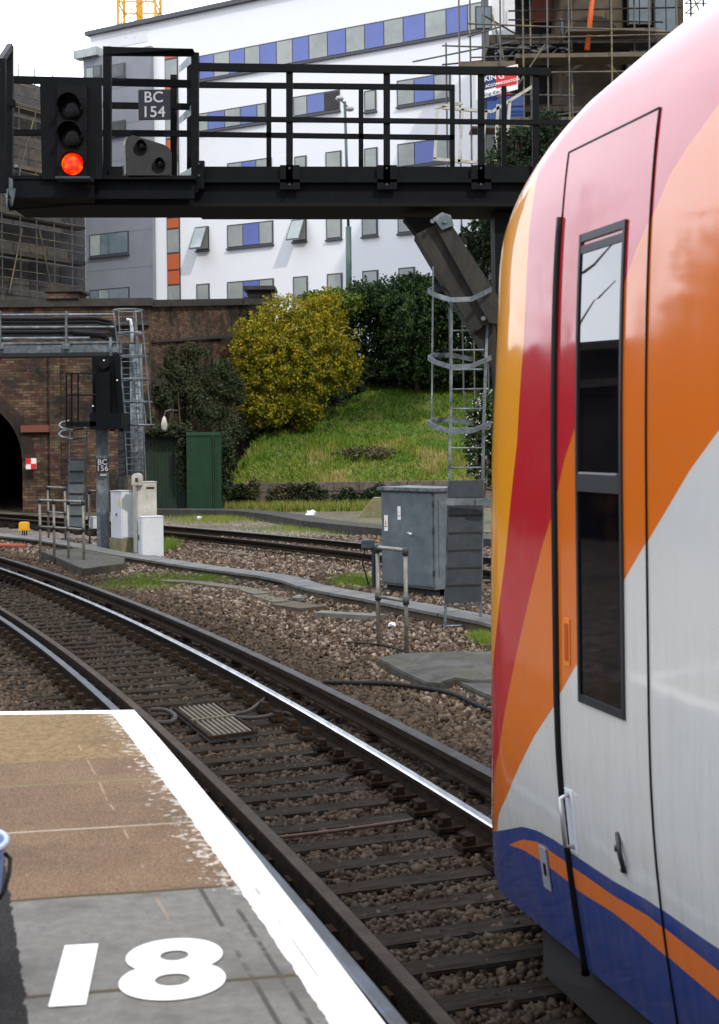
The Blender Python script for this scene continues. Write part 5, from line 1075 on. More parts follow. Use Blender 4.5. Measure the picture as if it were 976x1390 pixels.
def shrub(name, label, cat, blobs, n, size, m, stems=((0, 0),), **kw):
    (c0, r0) = blobs[0]; b = (c0[0], c0[1], min(c[2] - r[2] for c, r in blobs)); t = thing(name, label, cat, b, kw.pop('group', None))
    leaves('foliage', blobs, n, size, m, t, **kw); mb = MB()
    for k in range(5): a = random.uniform(0, 6.28); mb.tube([(b[0], b[1], b[2] - .3), (b[0] + .3 * math.cos(a), b[1] + .3 * math.sin(a), b[2] + r0[2] * .7), (c0[0] + r0[0] * .5 * math.cos(a), c0[1] + r0[1] * .5 * math.sin(a), c0[2] + r0[2] * .4)], [.08, .05, .02], 6)
    mb.build('stem', 'bark', t); return t
def bl(px, py, Y, rx, rz, ry=None):
    c = Wd(px, py, Y); k = Y / 1800; return ((c.x, c.y, c.z), (rx * k, (ry or rx) * k, rz * k))
shrub('yellow_shrub', 'large round shrub with yellow autumn leaves on the grass bank', 'shrub', [bl(398, 500, 55, 62, 74), bl(350, 500, 54.5, 42, 62), bl(435, 480, 55.5, 48, 60), bl(385, 440, 55.5, 40, 38), bl(362, 555, 54, 34, 26), bl(440, 425, 56, 30, 30), bl(468, 500, 55.5, 24, 34), bl(345, 455, 55, 30, 26), bl(420, 560, 54.5, 22, 16)], 62000, .062, 'leaf_yellow', shell=.75, gap=.35, nscale=1.3)
shrub('evergreen_bush', 'dark evergreen bush directly right of the yellow shrub', 'bush', [bl(500, 450, 62, 52, 70), bl(485, 410, 61, 34, 22), bl(520, 415, 61, 40, 32), bl(480, 505, 60.5, 30, 22), bl(525, 502, 61, 34, 22), bl(545, 470, 62, 34, 40)], 26000, .085, 'leaf_dark', shell=.55)
shrub('evergreen_bush', 'tall dark evergreen bush on the bank crest behind the ladder hoops', 'bush', [bl(565, 445, 60, 52, 66), bl(600, 420, 60, 50, 40), bl(560, 390, 61, 36, 18), bl(640, 450, 60, 45, 70), bl(575, 500, 60, 40, 24), bl(625, 498, 60, 40, 28)], 38000, .085, 'leaf_dark', shell=.55)
shrub('green_bush', 'mid green bush crest rising between the yellow shrub and the dark evergreen', 'bush', [bl(455, 415, 60, 40, 22), bl(430, 408, 60, 24, 14)], 7000, .09, 'leaf_green', shell=.6)
shrub('flowering_bush', 'dark bush dotted with white flowers behind the caged ladder', 'bush', [bl(652, 600, 38, 22, 60), bl(668, 570, 38, 24, 40), bl(690, 600, 38, 30, 70)], 11000, .055, 'leaf_dark', shell=.5)
o = leaves('flowers', [bl(652, 600, 37.8, 20, 58), bl(664, 560, 37.8, 18, 36)], 420, .035, 'flower', None, shell=.15, base=(XY(655, 38), 38, 0)); fb = [x for x in bpy.data.objects if x.name.startswith('flowering_bush')][0]; o.parent = fb; o.location = Vector(o.location) - fb.location; o['kind'] = 'stuff'
_bb = []
for _k in range(70):
    _px, _py = random.uniform(200, 322), 0; _lo = 478 + max(0, _px - 290) * 1.1; _py = random.uniform(_lo, 596 + max(0, _px - 290) * 1.2); _f = (_px - 205) / 167
    _bb.append(bl(_px, _py, 49.2 + max(0, _f) * 6 - (_py - 480) * .016, random.uniform(9, 20), random.uniform(9, 18), 12))
_t = shrub('bramble_thicket', 'tangled bramble thicket climbing the brick wall above the green hut', 'brambles', _bb, 24000, .055, 'leaf_ivy', shell=.95, gap=.25)
_o = leaves('dead_stems', _bb[::2], 12000, .07, 'bramble', _t, shell=.95, gap=.3, aspect=.12)
o = leaves('ivy', [bl(225, 586, 46.3, 34, 8, 14), bl(247, 625, 46.2, 9, 40, 6)], 3600, .06, 'leaf_ivy', None, shell=.9, base=(XY(225, 46.3), 46.3, 2.6)); tag(o, 'ivy trailing over the roof of the green hut and down its middle', 'ivy')
o = leaves('ivy', [bl(306, 625, 46.6, 12, 40, 12), bl(298, 660, 46.4, 16, 22, 10)], 4200, .06, 'leaf_ivy', None, shell=.9, base=(XY(306, 46.6), 46.6, 1)); tag(o, 'dark ivy mass covering the right end of the green hut', 'ivy')
o = leaves('ivy', [bl(322, 668, 48, 26, 12, 8)], 2600, .06, 'leaf_ivy', None, shell=.9, base=(XY(322, 48), 48, .6)); tag(o, 'ivy over the left end of the block retaining wall', 'ivy')
o = leaves('ivy', [bl(425, 675, 47.9, 22, 17, 8), bl(408, 668, 48, 22, 9, 8)], 2600, .06, 'leaf_ivy', None, shell=.9, base=(XY(425, 48), 48, .6)); tag(o, 'ivy clump hanging over the middle of the block retaining wall', 'ivy')
o = leaves('ivy', [bl(472, 678, 47.9, 20, 16, 8), bl(506, 670, 47.9, 14, 9, 8)], 2600, .06, 'leaf_ivy', None, shell=.9, base=(XY(475, 48), 48, .6)); tag(o, 'ivy clump on the retaining wall nearest the grey case', 'ivy')
o = leaves('bramble_patch', [bl(500, 615, 52.5, 44, 9, 60)], 3500, .07, 'bramble', None, shell=.9, base=(XY(500, 52.5), 52.5, 2)); tag(o, 'dull brown bramble patch in the middle of the grass bank', 'brambles')
o = leaves('ivy', [bl(352, 407, 63.5, 24, 6, 10), bl(325, 470, 59, 20, 60, 8), bl(345, 440, 60, 24, 26, 10)], 3500, .08, 'leaf_ivy', None, shell=.9, base=(XY(350, 63), 63, 9)); tag(o, 'ivy creeping along the top of the brick parapet left of the yellow shrub', 'ivy')
_u = [bl(345 + k * 17, 592 - k * 8.2, 54.3 + k * .55, 17, 8, 12) for k in range(9)]
o = leaves('undergrowth', _u, 9000, .07, 'leaf_ivy', None, shell=.9, base=(XY(400, 55), 55, 2.5)); tag(o, 'dark diagonal band of undergrowth at the lower edge of the yellow shrub', 'undergrowth')  # dark leaf strip added to stand for the shade beneath the shrub
_u = [bl(random.uniform(335, 530), random.uniform(656, 682), 47.95, random.uniform(5, 13), random.uniform(3, 8), 7) for k in range(26)]
o = leaves('weeds', _u, 6500, .06, 'bramble', None, shell=.9, gap=.3, base=(XY(440, 48), 48, .5)); tag(o, 'straggly weeds and brambles breaking up the block retaining wall', 'weeds')
# dead grass at the wall foot
ng = 5200; Xg = RNG.uniform(XY(285, 47), XY(520, 47), ng); Yg = RNG.uniform(46.6, 48.1, ng); hh = RNG.uniform(.12, .42, ng); lean = RNG.normal(size=(ng, 2)) * .1; da = RNG.uniform(0, 6.28, ng); dx, dy = np.cos(da) * .02, np.sin(da) * .02
V = np.stack([np.stack([Xg - dx, Yg - dy, 0 * Xg - .05], 1), np.stack([Xg + dx, Yg + dy, 0 * Xg - .05], 1), np.stack([Xg + lean[:, 0], Yg + lean[:, 1], hh], 1)], 1).reshape(-1, 3)
tag(fast('dry_grass', V, np.arange(3 * ng).reshape(-1, 3), 'grass', None, np.repeat(np.clip(RNG.normal(.62, .28, ng), 0, 1), 3)), 'dry straw coloured grass at the foot of the retaining wall', 'grass', kind='stuff')
def weeds(px, py, rx, ry, n, h, label, tone=.35):
    c = G(px, py); k = c.y / 1800; Y = c.y + RNG.normal(size=n) * ry * c.y ** 2 / 4320 * .55; X = c.x + RNG.normal(size=n) * rx * k * .5; hh = RNG.uniform(.4, 1, n) * h; lean = RNG.normal(size=(n, 2)) * h * .5; da = RNG.uniform(0, 6.28, n); dx, dy = np.cos(da) * .006, np.sin(da) * .006
    V = np.stack([np.stack([X - dx, Y - dy, 0 * X - .03], 1), np.stack([X + dx, Y + dy, 0 * X - .03], 1), np.stack([X + lean[:, 0], Y + lean[:, 1], hh], 1)], 1).reshape(-1, 3)
    tag(fast('weeds', V, np.arange(3 * n).reshape(-1, 3), 'grass', None, np.repeat(np.clip(RNG.normal(tone, .2, n), 0, 1), 3)), label, 'weeds', kind='stuff')
weeds(205, 790, 60, 9, 9000, .07, 'bright green moss and weeds in the ballast left of the mossy board'); weeds(285, 786, 30, 5, 3000, .07, 'green weeds beside the trough right of the cabinets')
weeds(227, 745, 8, 4, 900, .30, 'tuft of green weeds at the foot of the square white cabinet', .3); weeds(482, 790, 30, 8, 3500, .10, 'green weeds beside the junction box'); weeds(655, 868, 14, 6, 1500, .10, 'weeds at the foot of the caged ladder'); weeds(545, 905, 4, 2, 100, .05, 'sprig at the pad edge')
weeds(430, 716, 90, 7, 3500, .10, 'thin weeds between the far track and the kerb', .45); weeds(300, 703, 80, 6, 5000, .12, 'rough weeds on the bare earth before the green hut', .5)

# ------------------------------------------------------------------ white building
nxF, nyF, DF = .4986, .8668, 61.1
FN = Vector((-nxF, -nyF, 0)); FE = Vector((nyF, -nxF, 0))      # FN towards the camera, FE to the right along the wall
def FPt(px, py, out=0.):
    r = ray(px, py); t_ = (DF - out) / (r[0] * nxF + nyF); return Vector((r[0] * t_, t_, CAMZ + r[2] * t_))
def uz(px, py, out=0.): p = FPt(px, py, out); return p.dot(FE), p.z
F0 = Vector((nxF * DF, nyF * DF, 0))
def FW(u, z, out=0.): p = F0 + FE * u + FN * out; return Vector((p.x, p.y, z))
def fbox(mb, u0, u1, z0, z1, o0, o1): return mb.hexa([FW(u0, z0, o0), FW(u1, z0, o0), FW(u1, z0, o1), FW(u0, z0, o1), FW(u0, z1, o0), FW(u1, z1, o0), FW(u1, z1, o1), FW(u0, z1, o1)])
uL, zR = uz(122, 48); uR = uz(700, 100)[0]; uR2 = uR + 1.0
zR2 = uz(350, 2)[1]; zRo = (zR + zR2) / 2; print('roof', zR, zR2)
bd = thing('white_building', 'white rendered building with bands of blue and grey windows behind the bridge', 'building', FW(uL, 0))
fbox(MB(), uL, uR2, 0, zRo, -12, 0).build('wall', 'render_white', bd)
fbox(MB(), uL - .2, uR2 + .2, zRo + .001, zRo + .25, -12.2, .25).build('roof', 'frame_grey', bd)
ux_ = uz(200, 60)[0]; fbox(MB(), uL + .1, ux_, uz(124, 74)[1] + .1, zRo - .25, .003, .02).build('unpainted_patch', 'white_patch', bd)
u0, zc_ = uz(117, 82); u1 = uz(208.5, 90)[0]
fbox(MB(), u0, u1, 0, zc_, .003, .28).build('grey_cladding', 'clad_grey', bd); mb = MB()
for k in range(1, 12): z = zc_ * k / 12; fbox(mb, u0 - .002, u1 + .002, z, z + .03, .281, .286)
mb.build('cladding_joint', 'clad_grey2', bd); fbox(MB(), uz(109, 80)[0], uz(140, 80)[0], zc_ + .001, zc_ + .5, .0, .6).build('parapet_rail', 'glass_light', bd)
def window(x0, y0, x1, y1, panes, out=.0, tilt=False, dark=False):
    a, b = uz(x0, y0, out), uz(x1, y0, out); zt1 = a[1]; zb1 = uz(x0, y1, out)[1]; ua, ub = a[0], b[0]
    fr = MB(); fbox(fr, ua, ub, zb1, zt1, out + .005, out + .05); w_ = fr.build('window', 'frame_grey', bd)
    n = len(panes); tot = sum(p[1] for p in panes); x = ua + .05; span = ub - ua - .1
    for m_, f in panes:
        wd_ = span * f / tot; mb = MB(); fbox(mb, x + .03, x + wd_ - .03, zb1 + .1, zt1 - .08, out + .051, out + .075); mb.build('panel' if m_.startswith('panel') else 'pane', m_, w_); x += wd_
    fbox(MB(), ua - .04, ub + .04, zb1 - .08, zb1 - .001, out + .004, out + .14).build('sill', 'frame_grey', w_)
    if tilt:
        mb = MB(); o1, o2 = out + .12, out + .75; P = [FW(ua + .02, zb1, o2), FW(ub - .02, zb1, o2), FW(ub - .02, zt1, o1), FW(ua + .02, zt1, o1)]; mb.prism(P, FN * .05); mb.build('sash', 'frame_grey', w_)
        c_ = sum(P, Vector()) / 4; P2 = [c_ + (p - c_) * .86 + FN * .055 for p in P]; MB().prism(P2, FN * .01).build('pane', 'glass_light', w_)
gg_, bb_, dd_ = 'glass_grey', 'panel_blue', 'opening'
z2 = lambda x: 240 + x / 2.324
xs_ = [65, 100, 150, 203, 255, 305, 360, 412, 465, 523, 580, 637, 695, 752, 815, 875, 935, 976, 1010]
window(z2(40), 79, z2(1010), 113, [((gg_, bb_)[i % 2], (xs_[i + 1] - xs_[i])) for i in range(len(xs_) - 1)])
window(z2(50), 156, z2(283), 182, [(gg_, 50), (bb_, 55), (gg_, 50), (bb_, 53), (gg_, 25)])
window(z2(368), 132, z2(515), 160, [(gg_, 43), (bb_, 57), (dd_, 45)]); window(z2(592), 124, z2(630), 153, [(gg_, 1)]); window(z2(695), 110, z2(865), 146, [(gg_, 55), (bb_, 65), (gg_, 50)])
window(z2(697), 196, z2(865), 229, [(gg_, 55), (bb_, 65), (gg_, 50)]); window(z2(592), 202, z2(634), 234, [(gg_, 1)]); window(z2(470), 207, z2(520), 238, [(gg_, 1)]); window(z2(372), 213, z2(410), 242, [(gg_, 1)]); window(z2(160), 222, z2(300), 250, [(gg_, 1), (bb_, 1), (gg_, 1)])
window(z2(62), 309, z2(102), 341, [(gg_, 1)], tilt=True); window(z2(160), 306, z2(305), 338, [(gg_, 50), (bb_, 53), (gg_, 42)]); window(z2(366), 299, z2(410), 329, [(gg_, 1)], tilt=True)
window(z2(472), 296, z2(521), 326, [(gg_, 1)]); window(z2(584), 292, z2(634), 322, [(gg_, 1)]); window(z2(697), 288, z2(748), 318, [(gg_, 1)])
window(z2(63), 386, z2(104), 416, [(gg_, 1)]); window(z2(160), 383, z2(307), 413, [(gg_, 50), (bb_, 53), (gg_, 42)]); window(z2(368), 376, z2(414), 406, [(gg_, 1)]); window(z2(475), 372, z2(523), 402, [(gg_, 1)]); window(z2(586), 368, z2(636), 398, [(gg_, 1)]); window(z2(700), 364, z2(752), 394, [(gg_, 1)])
ya = [74, 82, 112, 150, 158, 190, 215, 222, 262, 297, 312, 345, 368, 388, 415]
strip = ['panel_orange', gg_, 'panel_orange', 'frame_grey', gg_, 'panel_orange', 'frame_grey', gg_, gg_, 'panel_orange', gg_, 'panel_orange', 'panel_orange', gg_]
ua, ub = uz(224.5, 100)[0], uz(242, 100)[0]; w_ = fbox(MB(), ua, ub, 0, uz(225, 74)[1], .004, .05).build('stair_window', 'frame_grey', bd)
for i, m_ in enumerate(strip):
    za, zb_ = uz(225, ya[i])[1], uz(225, ya[i + 1])[1]; fbox(MB(), ua + .06, ub - .06, zb_ + .05, za - .05, .051, .08).build('panel' if 'panel' in m_ else 'pane', m_, w_)
window(122, 319, 175, 350, [('glass_light', 14), ('glass_teal', 11), ('glass_teal', 26)], .29); window(122, 394, 176, 420, [('glass_teal', 12), ('glass_light', 14), ('glass_teal', 26)], .29)
window(149, 89, 170, 109, [('glass_dark', 1)], .29); window(117, 92, 138, 110, [('glass_light', 1), ('glass_dark', 1)], .29); window(150, 166, 171, 186, [('glass_dark', 1)], .29); window(122, 232, 176, 262, [('glass_teal', 1), ('glass_light', 1), ('glass_teal', 1)], .29)

# crane mast behind
cr_ = thing('tower_crane', 'yellow lattice tower crane mast rising behind the white building roof', 'crane', (XY(192, 150), 150, 0))
YCn = 150; xa, xb = XY(167, YCn), XY(218, YCn); zc0_, zc1_ = 30, Wd(0, -90, YCn).z; cw = xb - xa; mb = MB()
ks = [(xa, YCn), (xb, YCn), (xb, YCn + cw), (xa, YCn + cw)]
for x, y in ks: MB().bar((x, y, 0), (x, y, zc1_), .28, .28, (0, 1, 0)).build('chord', 'crane_yellow', cr_)
MB().bar(((xa + xb) / 2, YCn + cw / 2, 0), ((xa + xb) / 2, YCn + cw / 2, zc1_), .7, .7, (0, 1, 0)).build('ladder_shaft', 'crane_yellow', cr_)
z = 20; zst = Wd(0, 36, YCn).z - cw * .62 * 12
mb = MB(); z = zst; i = 0
while z < zc1_:
    for (x0_, y0_), (x1_, y1_) in ((ks[0], ks[1]), (ks[1], ks[2]), (ks[3], ks[2]), (ks[0], ks[3])):
        mb.bar((x0_, y0_, z), (x1_, y1_, z), .14, .14); m0 = ((x0_ + x1_) / 2, (y0_ + y1_) / 2, z + cw * .62)
        mb.bar((x0_, y0_, z), (x1_, y1_, z + cw * .62), .09, .09); mb.bar((x1_, y1_, z), (x0_, y0_, z + cw * .62), .09, .09)
    z += cw * .62
mb.build('bracing', 'crane_yellow', cr_)

# street lamp
YLm = 64.5; sl_ = thing('street_lamp', 'tall green street lamp with two white heads in front of the white building', 'street lamp', (XY(471, YLm), YLm, 6))
MB().tube([Wd(474, 440, YLm), Wd(473, 308, YLm)], .14, 10).build('lower_post', 'lamp_green', sl_, smooth=True); MB().tube([Wd(473, 312, YLm), Wd(468, 138, YLm)], .07, 10).build('upper_post', 'lamp_green', sl_, smooth=True)
for x, y, s_ in ((461, 134, 1), (475, 148, 1)):
    c = Wd(x, y, YLm); hd = MB().lathe([(.02, .15), (.15, .10), (.21, 0), (.15, -.09), (.03, -.12)], c, 'Z', 16).build('lamp_head', 'lamp_white', sl_, smooth=True); MB().tube([Wd(468, 141, YLm), c], .045, 6).build('arm', 'lamp_green', sl_)

# ------------------------------------------------------------------ scaffolded building, left
LA, LB = Vector((XY(-420, 62), 62, 0)), Vector((XY(119, 84), 84, 0)); LD = (LB - LA).normalized(); LN = Vector((LD.y, -LD.x, 0)); LLn = (LB - LA).length
def lray(px, py, out=0):
    r = ray(px, py); q_ = LA + LN * out; t_ = q_.dot(LN) / (r[0] * LN.x + LN.y * 1.0); P = Vector((r[0] * t_, t_, CAMZ + r[2] * t_)); return (P - LA).dot(LD), P.z
def LW(u, z, out=0.): p = LA + LD * u + LN * out; return Vector((p.x, p.y, z))
def lbox(mb, u0, u1, z0, z1, o0, o1): return mb.hexa([LW(u0, z0, o0), LW(u1, z0, o0), LW(u1, z0, o1), LW(u0, z0, o1), LW(u0, z1, o0), LW(u1, z1, o0), LW(u1, z1, o1), LW(u0, z1, o1)])
zTl = lray(50, 116)[1]; sb = thing('scaffolded_building', 'grey concrete building shell wrapped in scaffolding at the far left', 'building', LW(LLn, 0))
lbox(MB(), 0, LLn, 0, zTl, -14, 0).build('wall', 'hoarding', sb)
lvl = [lray(60, y)[1] for y in (378, 328, 250, 200, 152)]
for i, zz_ in enumerate(lvl):
    pass
for (xa_, xb_, ya_, yb_) in ((0, 16, 352, 400), (40, 62, 356, 392), (82, 104, 356, 390), (84, 103, 300, 322), (-40, -20, 352, 400), (20, 50, 245, 228)):
    u0, z0 = lray(xa_, yb_); u1, z1 = lray(xb_, ya_); lbox(MB(), u0, u1, min(z0, z1), max(z0, z1), .003, .03).build('opening', 'opening', sb)
sc = thing('scaffolding', 'steel tube scaffolding with board lifts over the grey building at the left', 'scaffolding', LW(LLn, 0, 1.3))
lx = [-250, -190, -140, -90, -45, 3, 28, 50, 74, 98, 117]
for x in lx:
    u, _ = lray(x, 350, 1.3); MB().tube([LW(u, 0, 1.3), LW(u, zTl + .5, 1.3)], .036, 6).build('pole', 'scaff_light', sc)
ue = lray(118, 350, 1.3)[0]
for i, y in enumerate((398, 383, 372, 357, 335, 325, 312, 298, 264, 252, 240, 208, 196, 184, 168, 150, 138, 124)):
    z_ = lray(60, y, 1.35)[1]; MB().tube([LW(0, z_, 1.35), LW(ue, z_, 1.35)], .03, 6).build('ledger', 'scaff' if i % 3 else 'scaff_light', sc)
for y in (352, 302, 236, 156):
    z_ = lray(60, y, 1.2)[1]; lbox(MB(), 0, ue, z_, z_ + .22, .4, 1.25).build('board', 'board' if y < 300 else 'slab_dark', sc)
for x0_, y0_, x1_, y1_ in ((12, 398, 30, 310), (70, 395, 52, 306), (20, 260, 46, 160)): a_, b__ = lray(x0_, y0_, 1.4), lray(x1_, y1_, 1.4); MB().tube([LW(a_[0], a_[1], 1.42), LW(b__[0], b__[1], 1.42)], .04, 6).build('brace', 'scaff', sc)

# ------------------------------------------------------------------ building under construction, right
YC2 = 56.0
cb_ = thing('unfinished_building', 'unfinished brown building with open floors behind scaffolding at upper right', 'building', (XY(800, YC2), YC2, 0))
def rb(x0, y0, x1, y1, Y0, Y1, m, name, par=None): a_, b__ = Wd(x0, y1, Y0), Wd(x1, y0, Y0); return MB().bb(a_.x, b__.x, Y0, Y1, a_.z, b__.z).build(name, m, par or cb_)
rb(676, -70, 925, 560, 58.5, 64, 'opening', 'core_wall')
for (y0, y1) in ((-70, -56), (44, 60), (142, 152), (232, 244), (330, 342)): rb(664 if y0 < 100 else 700, y0, 929, y1, 55.2, 58.4, 'slab_dark', 'floor_slab')
mb = MB(); c = Wd(806, 0, 57.2); mb.lathe([(1.55, 0), (1.55, Wd(0, -56, 57).z)], (XY(805, 57.2), 57.3, 0), 'Z', 32); mb.build('round_bay', 'tan_wall', cb_, smooth=True)
rb(892, -56, 927, 560, 56.6, 58.4, 'tan_wall', 'column'); rb(724, -56, 752, 30, 57.2, 57.6, 'brick_red', 'brick_panel')
for (x0, y0, x1, y1) in ((852, -10, 884, 34), (853, 56, 884, 72), (888, -5, 920, 44), (889, 50, 920, 70), (850, 72, 888, 140), (760, 24, 772, 54)):
    w_ = rb(x0, y0, x1, y1, 56.3, 56.4, 'frame_grey', 'window'); rb(x0 + 2, y0 + 2, (x0 + x1) / 2 - 1, y1 - 2, 56.24, 56.298, 'glass_teal', 'pane', w_); rb((x0 + x1) / 2 + 1, y0 + 2, x1 - 2, y1 - 2, 56.24, 56.298, 'glass_teal', 'pane', w_)
rb(668, -60, 698, 62, 56.2, 57.5, 'white_patch', 'white_return'); w_ = rb(645, 8, 668, 40, 56.1, 56.19, 'frame_grey', 'window'); rb(647, 10, 666, 38, 56.04, 56.098, 'glass_teal', 'pane', w_)
tarp = [bl(715, 66, 54.8, 40, 5, 10)]
V = []; F = []; nu_, nv_ = 26, 7
for i in range(nu_):
    for j in range(nv_):
        x = 672 + i * 4.2; y = 68 - 6 * math.sin(i / nu_ * 3.1) + j * (2.2 + 1.3 * math.sin(i * .5)) + 1.5 * math.sin(i * 1.3 + j); p = Wd(x, y, 54.4 + .3 * math.sin(i * .9 + j * 1.7)); V.append(tuple(p))
for i in range(nu_ - 1):
    for j in range(nv_ - 1): a = i * nv_ + j; F.append((a, a + 1, a + nv_ + 1, a + nv_))
tp_ = MB().add(V, F).build('tarpaulin', 'tarp', None, base=V[0], smooth=True); md = tp_.modifiers.new('s', 'SOLIDIFY'); md.thickness = .04; tag(tp_, 'dark tarpaulin bunched along a scaffold lift above the red and blue banner', 'tarpaulin')
o = MB().tube([Wd(810, -60, 54.6), Wd(797, 68, 54.2)], .11, 10).build('rubbish_chute', 'chute', None, base=Wd(797, 68, 54.2), smooth=True); tag(o, 'bright orange tube slanting down the unfinished building', 'tube')
s2 = thing('scaffolding', 'tube scaffolding with timber lifts around the unfinished building at upper right', 'scaffolding', (XY(740, 54), 54, 0))
for x, Y in ((612, 55), (630, 54), (645, 54), (664, 54), (686, 54), (717, 53.6), (727, 54.6), (750, 53.8), (779, 53.6), (783, 54.6), (837, 53.6), (868, 54.6), (888, 53.6), (925, 53.6)):
    MB().tube([(XY(x, Y), Y, 0), (XY(x, Y), Y, Wd(0, -80 if x > 640 else (-40 if x > 620 else 66), Y).z)], .038, 6).build('pole', 'scaff' if x % 2 else 'scaff_light', s2)
for i, (x0, x1, y0, y1) in enumerate(((610, 930, -40, -44), (664, 925, -22, -24), (690, 925, 15, 10), (635, 930, 32, 44), (600, 720, 62, 66), (690, 900, 27, 30), (700, 930, 52, 46), (640, 900, 78, 70), (600, 700, 88, 78), (620, 930, 100, 96), (690, 800, 165, 150), (690, 770, 145, 142), (595, 720, 165, 172), (690, 780, 128, 130), (655, 700, 20, 46), (635, 680, 50, 36), (560, 700, 84, 56), (640, 690, 96, 80))):
    Y = 53.6 + (i % 3) * .5; MB().tube([Wd(x0, y0, Y), Wd(x1, y1, Y)], .035, 6).build('ledger', ('scaff', 'scaff_light', 'weathered_steel')[i % 3], s2)
for x0, x1, y0, y1 in ((770, 892, 37, 42), (700, 900, 70, 78), (625, 700, 82, 90), (692, 782, 158, 163), (640, 700, 170, 174), (700, 930, -30, -26)):
    a_, b__ = Wd(x0, y1, 53.7), Wd(x1, y0, 53.7); MB().bb(a_.x, b__.x, 53.75, 54.9, a_.z, b__.z).build('board', 'board', s2)
for x0, y0, x1, y1 in ((668, 20, 684, 80), (930, -30, 960, 40), (700, 120, 740, 60)): MB().tube([Wd(x0, y0, 53.5), Wd(x1, y1, 53.5)], .035, 6).build('brace', 'scaff', s2)
# lattice behind at right
lt = thing('lattice_tower', 'thin grey lattice hoist tower right of the unfinished building against the sky', 'hoist tower', (XY(950, 66), 66, 0))
for x in (930, 945, 962, 985): MB().tube([(XY(x, 66), 66, 0), (XY(x, 66), 66, Wd(0, -120, 66).z)], .05, 6).build('mast', 'weathered_steel', lt)
mb = MB()
for k in range(14):
    y = 70 - k * 13
    for x0, x1 in ((930, 945), (945, 962), (962, 985)): mb.tube([Wd(x0, y, 66), Wd(x1, y - 12, 66)], .03, 4); mb.tube([Wd(x0, y, 66), Wd(x1, y, 66)], .03, 4)
mb.build('bracing', 'weathered_steel', lt)
# banner
YBn = 53.2
bn = thing('banner', 'red and blue advertising banner with a white border on the scaffolding', 'banner', Wd(680, 130, YBn))
def bq(x0, yl0, x1, yr0, yl1, yr1, out):
    d0, d1 = YBn - .25 * (x0 - 646) / 57 - out * 3, YBn - .25 * (x1 - 646) / 57 - out * 3; return [Wd(x0, yl1, d0), Wd(x1, yr1, d1), Wd(x1, yr0, d1), Wd(x0, yl0, d0)]
MB().prism(bq(646, 100, 703, 87, 136, 121, 0), (0, .04, 0)).build('backing', 'sign_white', bn)
MB().prism(bq(650, 104, 673.5, 98.5, 124, 117.5, .006), (0, .004, 0)).build('blue_field', 'sign_blue', bn); MB().prism(bq(673.5, 98, 701.5, 89.5, 119.5, 114, .006), (0, .004, 0)).build('red_field', 'sign_red', bn); MB().prism(bq(674, 130, 693, 125.5, 131.3, 126.8, .006), (0, .004, 0)).build('red_line', 'sign_red', bn)
rt = (Wd(703, 87, YBn - .25) - Wd(646, 100, YBn)).normalized(); upv = Vector((0, 0, 1)); upv = (upv - rt * upv.dot(rt)).normalized()
for tx, px, py, s_, m_ in (('AKIN', 662, 107, .30, 'sign_white'), ('G', 680.5, 103.5, .34, 'sign_white'), ('NT ACCOMMODATION', 678, 113.5, .15, 'sign_white'), ('ding the Fut', 672, 125.5, .21, 'sign_blue')): text(tx, s_, Wd(px, py, YBn - .25 * (px - 646) / 57 - .02), rt, upv, m_, bn, bold=.003, out=.03)
rb(656, 130, 712, 178, 54.9, 55.0, 'tarp_blue', 'blue_sheeting')
# footbridge-like white frame seen through the rails
fr_ = thing('access_tower', 'pale metal stair tower frame under the banner behind the gantry rails', 'stair tower', Wd(680, 230, 50))
for p, q_ in (((590, 146), (628, 140)), ((600, 146), (668, 152)), ((668, 152), (722, 118)), ((628, 148), (623, 222)), ((660, 150), (652, 222)), ((692, 138), (686, 222)), ((676, 142), (672, 222)), ((588, 216), (692, 224)), ((594, 148), (590, 216))): MB().bar(Wd(*p, 50), Wd(*q_, 50), .11, .11).build('frame_bar', 'cabinet_dirty', fr_)
shrub('pine_tree', 'small dark pine tree at the foot of the unfinished building', 'pine', [bl(700, 200, 48, 30, 28), bl(735, 195, 48, 34, 34), bl(745, 165, 48, 16, 16), bl(690, 230, 48, 40, 30)], 9000, .07, 'leaf_pine', shell=.8)
shrub('pine_tree', 'dark pine tree behind the diagonal strut of the black gantry', 'pine', [bl(650, 340, 52, 34, 40), bl(680, 310, 52, 40, 40), bl(605, 375, 52, 18, 20), bl(640, 400, 52, 34, 30)], 15000, .08, 'leaf_pine', shell=.85, gap=.35)

# ------------------------------------------------------------------ near small things
gr = thing('drain_grating', 'slatted metal grating lying between the rails of the near track', 'grating', G(290, 978, .03))
ga, gb_, gc, gd_ = G(236, 962, .06), G(294, 955, .06), G(348, 994, .06), G(286, 1002, .06)
def gp(u, v, z=0): p = ga.lerp(gb_, u).lerp(gd_.lerp(gc, u), v); return Vector((p.x, p.y, .06 + z))
fr = MB()
for p, q_ in ((gp(0, 0), gp(1, 0)), (gp(1, 0), gp(1, 1)), (gp(1, 1), gp(0, 1)), (gp(0, 1), gp(0, 0))): fr.bar(p, q_, .02, .03)
fr.build('frame', 'chair_iron', gr)
for k in range(1, 9): MB().bar(gp(k / 9, .02), gp(k / 9, .98), .02, .03).build('slat', 'old_timber', gr)
MB().prism([gp(.02, .02, -.045), gp(.98, .02, -.045), gp(.98, .98, -.045), gp(.02, .98, -.045)], (0, 0, -.004)).build('pan', 'under', gr)  # dark sheet added below the slats, standing for the shade in the gaps
MB().bar(gp(0, .5, .02), gp(1, .5, .02), .03, .012).build('cross_bar', 'old_timber', gr)
